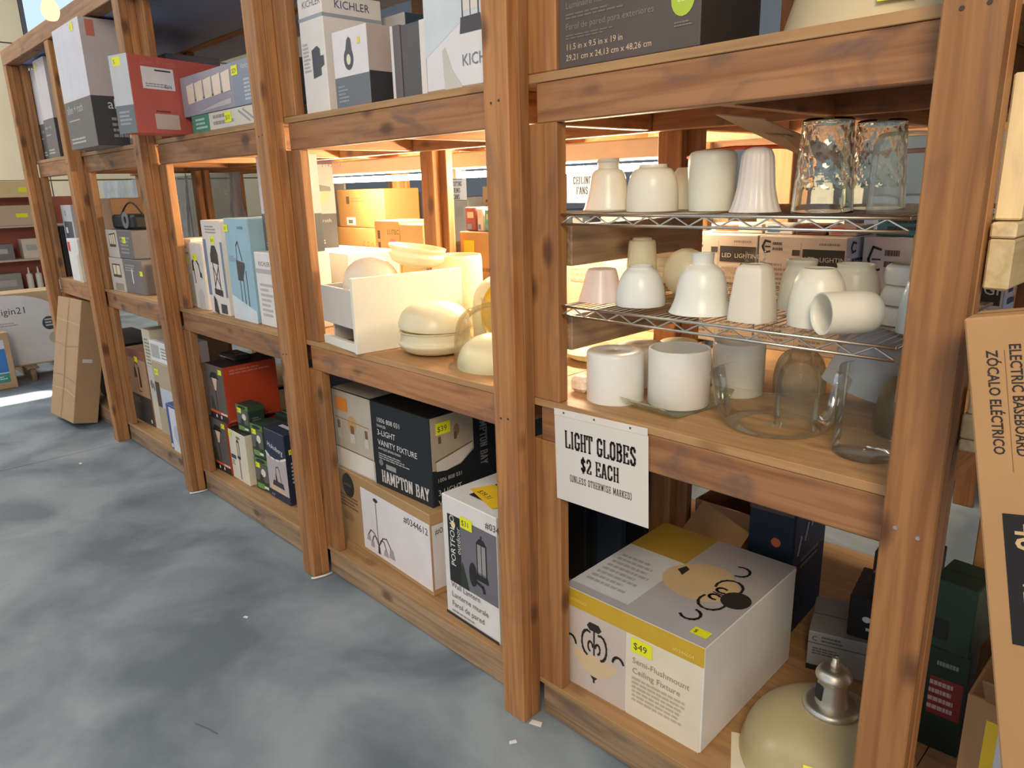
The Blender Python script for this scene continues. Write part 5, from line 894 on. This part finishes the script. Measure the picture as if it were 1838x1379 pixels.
led_carton('white LED light carton, bottom right of the four behind the clear jar', -1.213, 2.35, Z1, .189)
led_carton('white LED light carton turned sideways next to the right post', -.905, 2.44, Z1, .385, .40, (214, 218, 230))
for (lab, x, W, col, c2) in (('flat orange and white bulb pack on the white LED cartons', -1.44, .20, (236, 226, 216), (230, 110, 60)), ('flat white pack with a blue square on the white LED cartons', -1.23, .10, (236, 232, 228), (70, 130, 200)), ('flat dark red pack on the white LED cartons', -1.12, .10, (110, 50, 48), (70, 40, 40)), ('flat grey and red pack at the right of the LED cartons', -1.01, .09, (176, 160, 150), (206, 80, 70))):
    carton('bulb_tray', lab, x, 2.42, Z1 + .3865, W, .14, .032, col, [('R', 'F', .1, .2, .55, .85, c2, 'print_block')], group='flat bulb packs', flap=False)
carton('teal_bulb_pack', 'teal bulb pack with dark lettering standing on the sideways LED carton', -.88, 2.47, Z1 + .3865, .16, .1, .07, (60, 120, 140), [('F', 'F', .2, .2, .9, .8, 2, (24, 40, 50), 'print')])
cd = empty('orange_cord', (-1.30, 2.03, 1.668), (0, 0, 0), 'orange extension cord strung under the shelf behind the frosted shades', 'cord')
mobj('cable', *tubevf([(0, 0, 0), (.05, 0, .016), (.15, 0, .022), (.30, -.005, .018), (.42, -.01, .004), (.55, -.01, -.012), (.7, -.01, -.01)], .006, 6), paper((214, 84, 44), .4), cd, smooth=True)
hc = empty('hanging_card', (-.895, 1.50, 1.738), (math.radians(0), math.radians(8), 0), 'brown cardboard sheet tucked under the top shelf beam above the clear glasses', 'card')
mobj('sheet', [(0, 0, 0), (.12, 0, -.004), (.20, .40, -.085), (.05, .40, -.088), (0, .0, .003), (.12, 0, -.001), (.20, .40, -.082), (.05, .40, -.085)], [(3, 2, 1, 0), (4, 5, 6, 7), (0, 1, 5, 4), (1, 2, 6, 5), (2, 3, 7, 6), (3, 0, 4, 7)], paper((168, 130, 92), .7), hc)
mobj('print', [(.06, .12, -.030), (.12, .12, -.031), (.125, .14, -.0355), (.065, .14, -.0345)], [(3, 2, 1, 0)], paper((90, 66, 48)), hc)
# plastic sheeting hung behind the far bays
vs = []; fs = []; n = 90; m_ = 8
for i in range(n + 1):
    for j in range(m_ + 1):
        x = -3.6 + 3.15 * i / n; zz = 1.70 - .66 * j / m_; vs.append((x, .03 * math.sin(i * .55 + .3 * j) + .015 * math.sin(i * 1.7 + j), zz))
for i in range(n):
    for j in range(m_): k = i * (m_ + 1) + j; fs.append((k, k + m_ + 1, k + m_ + 2, k + 1))
tag(mobj('plastic_sheet', vs, fs, film(), None, (-4.45, 2.26, .04), (0, 0, 0), True), 'clear wrinkled plastic sheeting hung behind the far bays', 'sheet')
carton('grey_panel_carton', 'wide dark grey carton behind the lantern cartons', -4.78, 2.20, Z1, .60, .22, .42, (118, 112, 110), [('S', 'F', [(.3, .62), (1, .62)], .006, (70, 64, 62), 'edge_line'), ('R', 'F', .5, .3, .8, .5, (140, 132, 126), 'label')])
gp = mobj('grey_sheet_panel', *boxvf(0, 1.0, 0, .012, 0, .70), paper((132, 126, 124), .6), None, (-5.27, 2.62, Z1), (-.05, 0, 0)); tag(gp, 'plain grey sheet standing behind the wide dark grey carton', 'board')

# ---- the next aisle's rack, seen through
fr = empty('aisle_rack', (-3, 4.1, 0), label='timber rack of the next aisle seen through the shelves', cat='shelf')
for x in (-7.2, -5.6, -4.05, -2.45, -.9, .7): board('post_board', x, x + .089, 3.92, 3.958, 0, 2.5, WOOD, fr)
for zz in (.30, 1.05, 1.78):
    board('shelf_beam', -7.2, .8, 3.96, 3.998, zz, zz + .09, WOODB, fr); board('shelf_panel', -7.2, .8, 3.96, 4.7, zz + .091, zz + .11, PLY, fr)
rr = random.Random(3)
far_cols = [((176, 140, 98), 'brown'), ((214, 208, 200), 'white'), ((92, 96, 106), 'charcoal'), ((190, 156, 112), 'tan'), ((64, 84, 120), 'blue')]
spots = [(-5.05, 1.161, .42, .36, 1, 'under the far shelf sign with many lines'), (-4.45, 1.161, .36, .44, 0, 'with a yellow sticker in the next aisle'), (-3.75, 1.161, .40, .26, 2, 'below the ceiling fans sign'), (-3.25, 1.161, .34, .24, 1, 'right of the charcoal one in the next aisle'), (-2.7, 1.161, .42, .38, 3, 'behind the frosted bell shades in the next aisle'), (-2.1, 1.161, .5, .42, 1, 'behind the tall cup shade in the next aisle'), (-1.5, 1.161, .44, .34, 4, 'behind the dimpled glasses in the next aisle'), (-.9, 1.161, .46, .46, 1, 'beyond the right post in the next aisle'), (-.3, 1.161, .46, .30, 3, 'at the far right of the next aisle'),
         (-6.4, 1.161, .5, .4, 0, 'farthest left on the next aisle rack'), (-5.75, .411, .6, .5, 3, 'low on the next aisle rack, left'), (-4.7, .411, .6, .45, 1, 'low on the next aisle rack, centre left'), (-3.6, .411, .6, .5, 0, 'low on the next aisle rack, centre'), (-2.5, .411, .6, .5, 2, 'low on the next aisle rack, centre right'), (-1.4, .411, .6, .45, 1, 'low on the next aisle rack, right'), (-3.2, 1.891, .7, .45, 3, 'on top of the next aisle rack, left'), (-2.1, 1.891, .7, .4, 1, 'on top of the next aisle rack, middle'), (-.9, 1.891, .7, .5, 0, 'on top of the next aisle rack, right')]
for (x, z, W, Hh, ci, where) in spots:
    carton('stock_carton', '%s stock carton %s' % (far_cols[ci][1], where), x, 4.02, z, W, .5, Hh, far_cols[ci][0], [('F', 'F', .1, .5, .6, .8, 3, (90, 84, 80), 'print'), ('R', 'F', .62, .55, .85, .8, (232, 226, 120) if ci == 0 else (200, 196, 190), 'label')], group='cartons of the next aisle')
def aisle_sign(label, x, z, W, Hh, lines, size):
    r = empty('aisle_sign', (x, 3.957, z), (0, 0, 0), label, 'sign')
    for a in (.03, W - .03): mobj('hanging_wire', *tubevf([(a, .001, Hh), (a, .001, 1.80 - z)], .0015, 5), metal((160, 160, 160)), r)
    mobj('sheet', *boxvf(0, W, 0, .002, 0, Hh), paper((226, 228, 234), .6, .02), r)
    for i, ln in enumerate(lines):
        v, f, wd = slab2d(ln, size); mobj('lettering', [(a + W / 2 - wd / 2, -.001, b + Hh * .62 - i * size * 1.5) for a, b in v], f, paper((70, 70, 78)), r)
aisle_sign('white paper sign reading ceiling fans in the next aisle', -3.50, 1.474, .28, .205, ('CEILING', 'FANS'), .045)
aisle_sign('white paper sign with four rows of dark lettering in the next aisle', -4.82, 1.50, .25, .26, ('RECESSED', 'LIGHTING', 'TRIMS', 'CANS'), .034)

# ================================================================== FAR LEFT
pal = empty('pallet', (-8.15, 1.35, 0), (0, 0, 0), 'wooden pallet under the white arch-printed carton at the far left', 'pallet')
for yy in (-.55, -.28, 0, .28, .5): board('top_slat', -.5, .5, yy - .05, yy + .05, .11, .13, WOODG).parent = pal
for yy in (-.55, 0, .5): board('runner', -.5, .5, yy - .02, yy + .02, 0, .109, WOODG).parent = pal
ar = [(1.0 * (.5 - .5 * math.cos(PI * i / 16)), .62 + .36 * math.sin(PI * i / 16)) for i in range(17)]
oits = [('P', 'R', [(0.0, .02), (1.0, .02)] + ar[::-1], (228, 224, 220), 'white_arch'), ('T', 'R', .36, .72, .085, 'origin21', (70, 72, 80), 0, 'brand_lettering'), ('F', 'R', .36, .56, .6, .62, 2, (180, 176, 172), 'fine_print'), ('E', 'R', .87, .55, .058, .062, (70, 72, 78), 'round_photo'), ('E', 'R', .90, .34, .050, .055, (206, 190, 160), 'round_photo'), ('E', 'R', .92, .13, .046, .050, (150, 150, 150), 'round_photo'), ('F', 'R', .83, .50, .91, .62, 3, (214, 212, 210), 'photo_detail'), ('R', 'R', .93, .28, .96, .42, (50, 44, 40), 'photo_detail_dark'), ('R', 'R', .89, .10, .95, .16, (60, 60, 60), 'photo_detail_dark')]
carton('arch_printed_carton', 'wide carton printed with a white arch and origin lettering on the pallet', -8.05, .82, .1315, .30, .86, .66, (196, 168, 132), oits)
carton('blue_label_carton', 'brown carton with a blue and green printed label on the floor at far left', -7.64, .875, .003, .14, .315, .49, (186, 152, 112), [('R', 'R', .1, .12, .86, .88, (206, 210, 214), 'white_label'), ('R', 'R', .62, .30, .86, .72, (50, 110, 176), 'blue_panel'), ('R', 'R', .1, .12, .86, .28, (60, 140, 124), 'green_band'), ('F', 'R', .3, .17, .8, .24, 2, (200, 224, 214), 'band_print'), ('P', 'R', [(.1, .75), (.5, .88), (.1, .88)], (60, 130, 190), 'blue_corner')])
su = empty('hardware_shelf', (-9.25, 1.6, 0), (0, 0, 0), 'rust red hardware display with bottles and tins at the far end', 'shelf')
RED = paper((164, 92, 76), .7)
mobj('back_board', *boxvf(-.02, 0, -.9, .9, 0, 1.62), RED, su)
for zz in (.12, .62, .98, 1.32): mobj('display_shelf', *boxvf(0, .24, -.9, .9, zz, zz + .02), paper((196, 176, 160)), su)
for yy in (-.9, .9): mobj('upright', *boxvf(0, .24, yy - .012, yy + .012, 0, 1.6), paper((176, 120, 100)), su)
for i in range(7):
    y = 1.74 + .085 * i; col = ((236, 228, 210), (226, 222, 210), (196, 60, 60), (232, 226, 214))[i % 4]
    r = empty('caulk_bottle', (-9.09, y, .6465), (0, 0, 0), ['white caulk bottle first in the row at the far end display', 'cream caulk bottle second in the row at the far end display', 'red caulk bottle third in the far end display', 'white caulk bottle fourth in the far end display', 'tall white caulk bottle fifth in the far end display', 'cream caulk bottle sixth in the far end display', 'red caulk bottle last in the far end display'][i], 'bottle', 'caulk bottles')
    mobj('tube_body', *lathe(spline([(.028, 0), (.03, .01), (.03, .17), (.026, .19), (.012, .2), (0, .2)], 2), 12), paper(col), r, smooth=True)
    mobj('nozzle', *lathe([(.01, .2), (.005, .26), (0, .262)], 10), paper((236, 232, 222)), r, smooth=True)
for i in range(5):
    carton('hardware_pack', ['grey tool case low on the far end display', 'pale boxed tool in the far end display, upper row', 'white boxed tool in the far end display, upper row', 'dark tool pack in the far end display, upper row', 'grey metal box on the far end display'][i], -9.20, (1.40, 1.72, 1.92, 2.10, 1.36)[i], (.6402, 1.0002, 1.0002, 1.0002, 1.0002)[i], .16, (.26, .16, .14, .10, .28)[i], (.22, .20, .22, .2, .16)[i], ((150, 148, 140), (216, 200, 180), (222, 214, 200), (60, 54, 52), (120, 118, 116))[i], [('R', 'R', .2, .4, .8, .7, (180, 176, 170), 'label')], group='packs on the far display')
carton('cream_top_carton', 'cream carton with a yellow tag on top of the far end display', -9.24, 1.40, 1.6205, .25, .6, .16, (214, 190, 140), [('R', 'R', .62, .3, .78, .6, YEL, 'yellow_tag')])
carton('wrapped_carton', 'plastic-wrapped tan carton on the upper shelf of the far end display', -9.20, 1.38, 1.3402, .2, .66, .20, (190, 166, 138), [('R', 'R', .50, .4, .66, .6, YEL, 'yellow_tag')])
# bare bulb on its cord
bu = empty('hanging_bulb', (-3.25, .85, 2.225), (0, 0, 0), 'bare glowing bulb hanging from a black socket at top left', 'light')
mobj('bulb', *lathe(spline([(0, 0), (.018, .004), (.029, .025), (.029, .045), (.02, .068), (.014, .08)], 5), 24), emit((1, .74, .42, 1), 1.3), bu, smooth=True)
mobj('socket', *lathe([(0, .078), (.017, .078), (.019, .085), (.019, .12), (.008, .132), (0, .132)], 20), paper((24, 24, 26)), bu, smooth=True)
mobj('cord', *tubevf([(0, 0, .13), (.01, 0, 1.2), (0, 0, 3.37)], .004, 6), paper((26, 26, 28)), bu)
# white cable round the post feet, scraps on the floor
for (k, lab) in (('C', 'white cable bent round the foot of the fourth post from the right'), ('D', 'white cable bent round the foot of the third post from the right')):
    x = PX[k] + .089; tag(mobj('white_cable', *tubevf([(x + .002, 1.306, .006), (x + .010, 1.312, .006), (x + .022, 1.35, .006), (x + .026, 1.392, .006)], .005, 6), paper((226, 222, 214), .4), None, (0, 0, 0), (0, 0, 0), True), lab, 'cable', 'white cables at the post feet')
for i, (x, y, a, s) in enumerate(((-1.33, 1.345, .4, .02), (-1.325, 1.24, 1.1, .012), (-4.95, 1.02, .2, .014), (-6.0, .55, .7, .03), (-2.55, .98, .5, .010))):
    tag(mobj('paper_scrap', [(-s, -s * .4, 0), (s, -s * .5, 0), (s * .9, s * .4, .002), (-s * .8, s * .5, .001), (-s, -s * .4, .0015), (s, -s * .5, .0015), (s * .9, s * .4, .0035), (-s * .8, s * .5, .0025)], [(3, 2, 1, 0), (4, 5, 6, 7), (0, 1, 5, 4), (1, 2, 6, 5), (2, 3, 7, 6), (3, 0, 4, 7)], paper((226, 222, 216)), None, (x, y, .0005), (0, 0, a)), ['white scrap at the foot of the middle post', 'tiny white scrap in front of the middle post', 'small white scrap on the floor near the leaning carton', 'white scrap at the left edge of the floor', 'white scrap on the floor by the bottom rail'][i], 'scrap', 'paper scraps')
for i, (x, y, a, L) in enumerate(((-2.05, .62, .3, .05), (-1.75, .30, 1.2, .04), (-1.62, .42, .1, .03), (-1.45, .05, .6, .05))):
    tag(mobj('twig', *tubevf([(-L, 0, .002), (0, .003, .002), (L, 0, .002)], .0012, 4), paper((90, 84, 74)), None, (x, y, .0005), (0, 0, a)), ['thin twig on the floor, farthest of four', 'thin twig on the floor nearest the lower left', 'shortest twig on the floor', 'thin twig near the bottom edge of the floor'][i], 'twig', 'twigs on the floor')
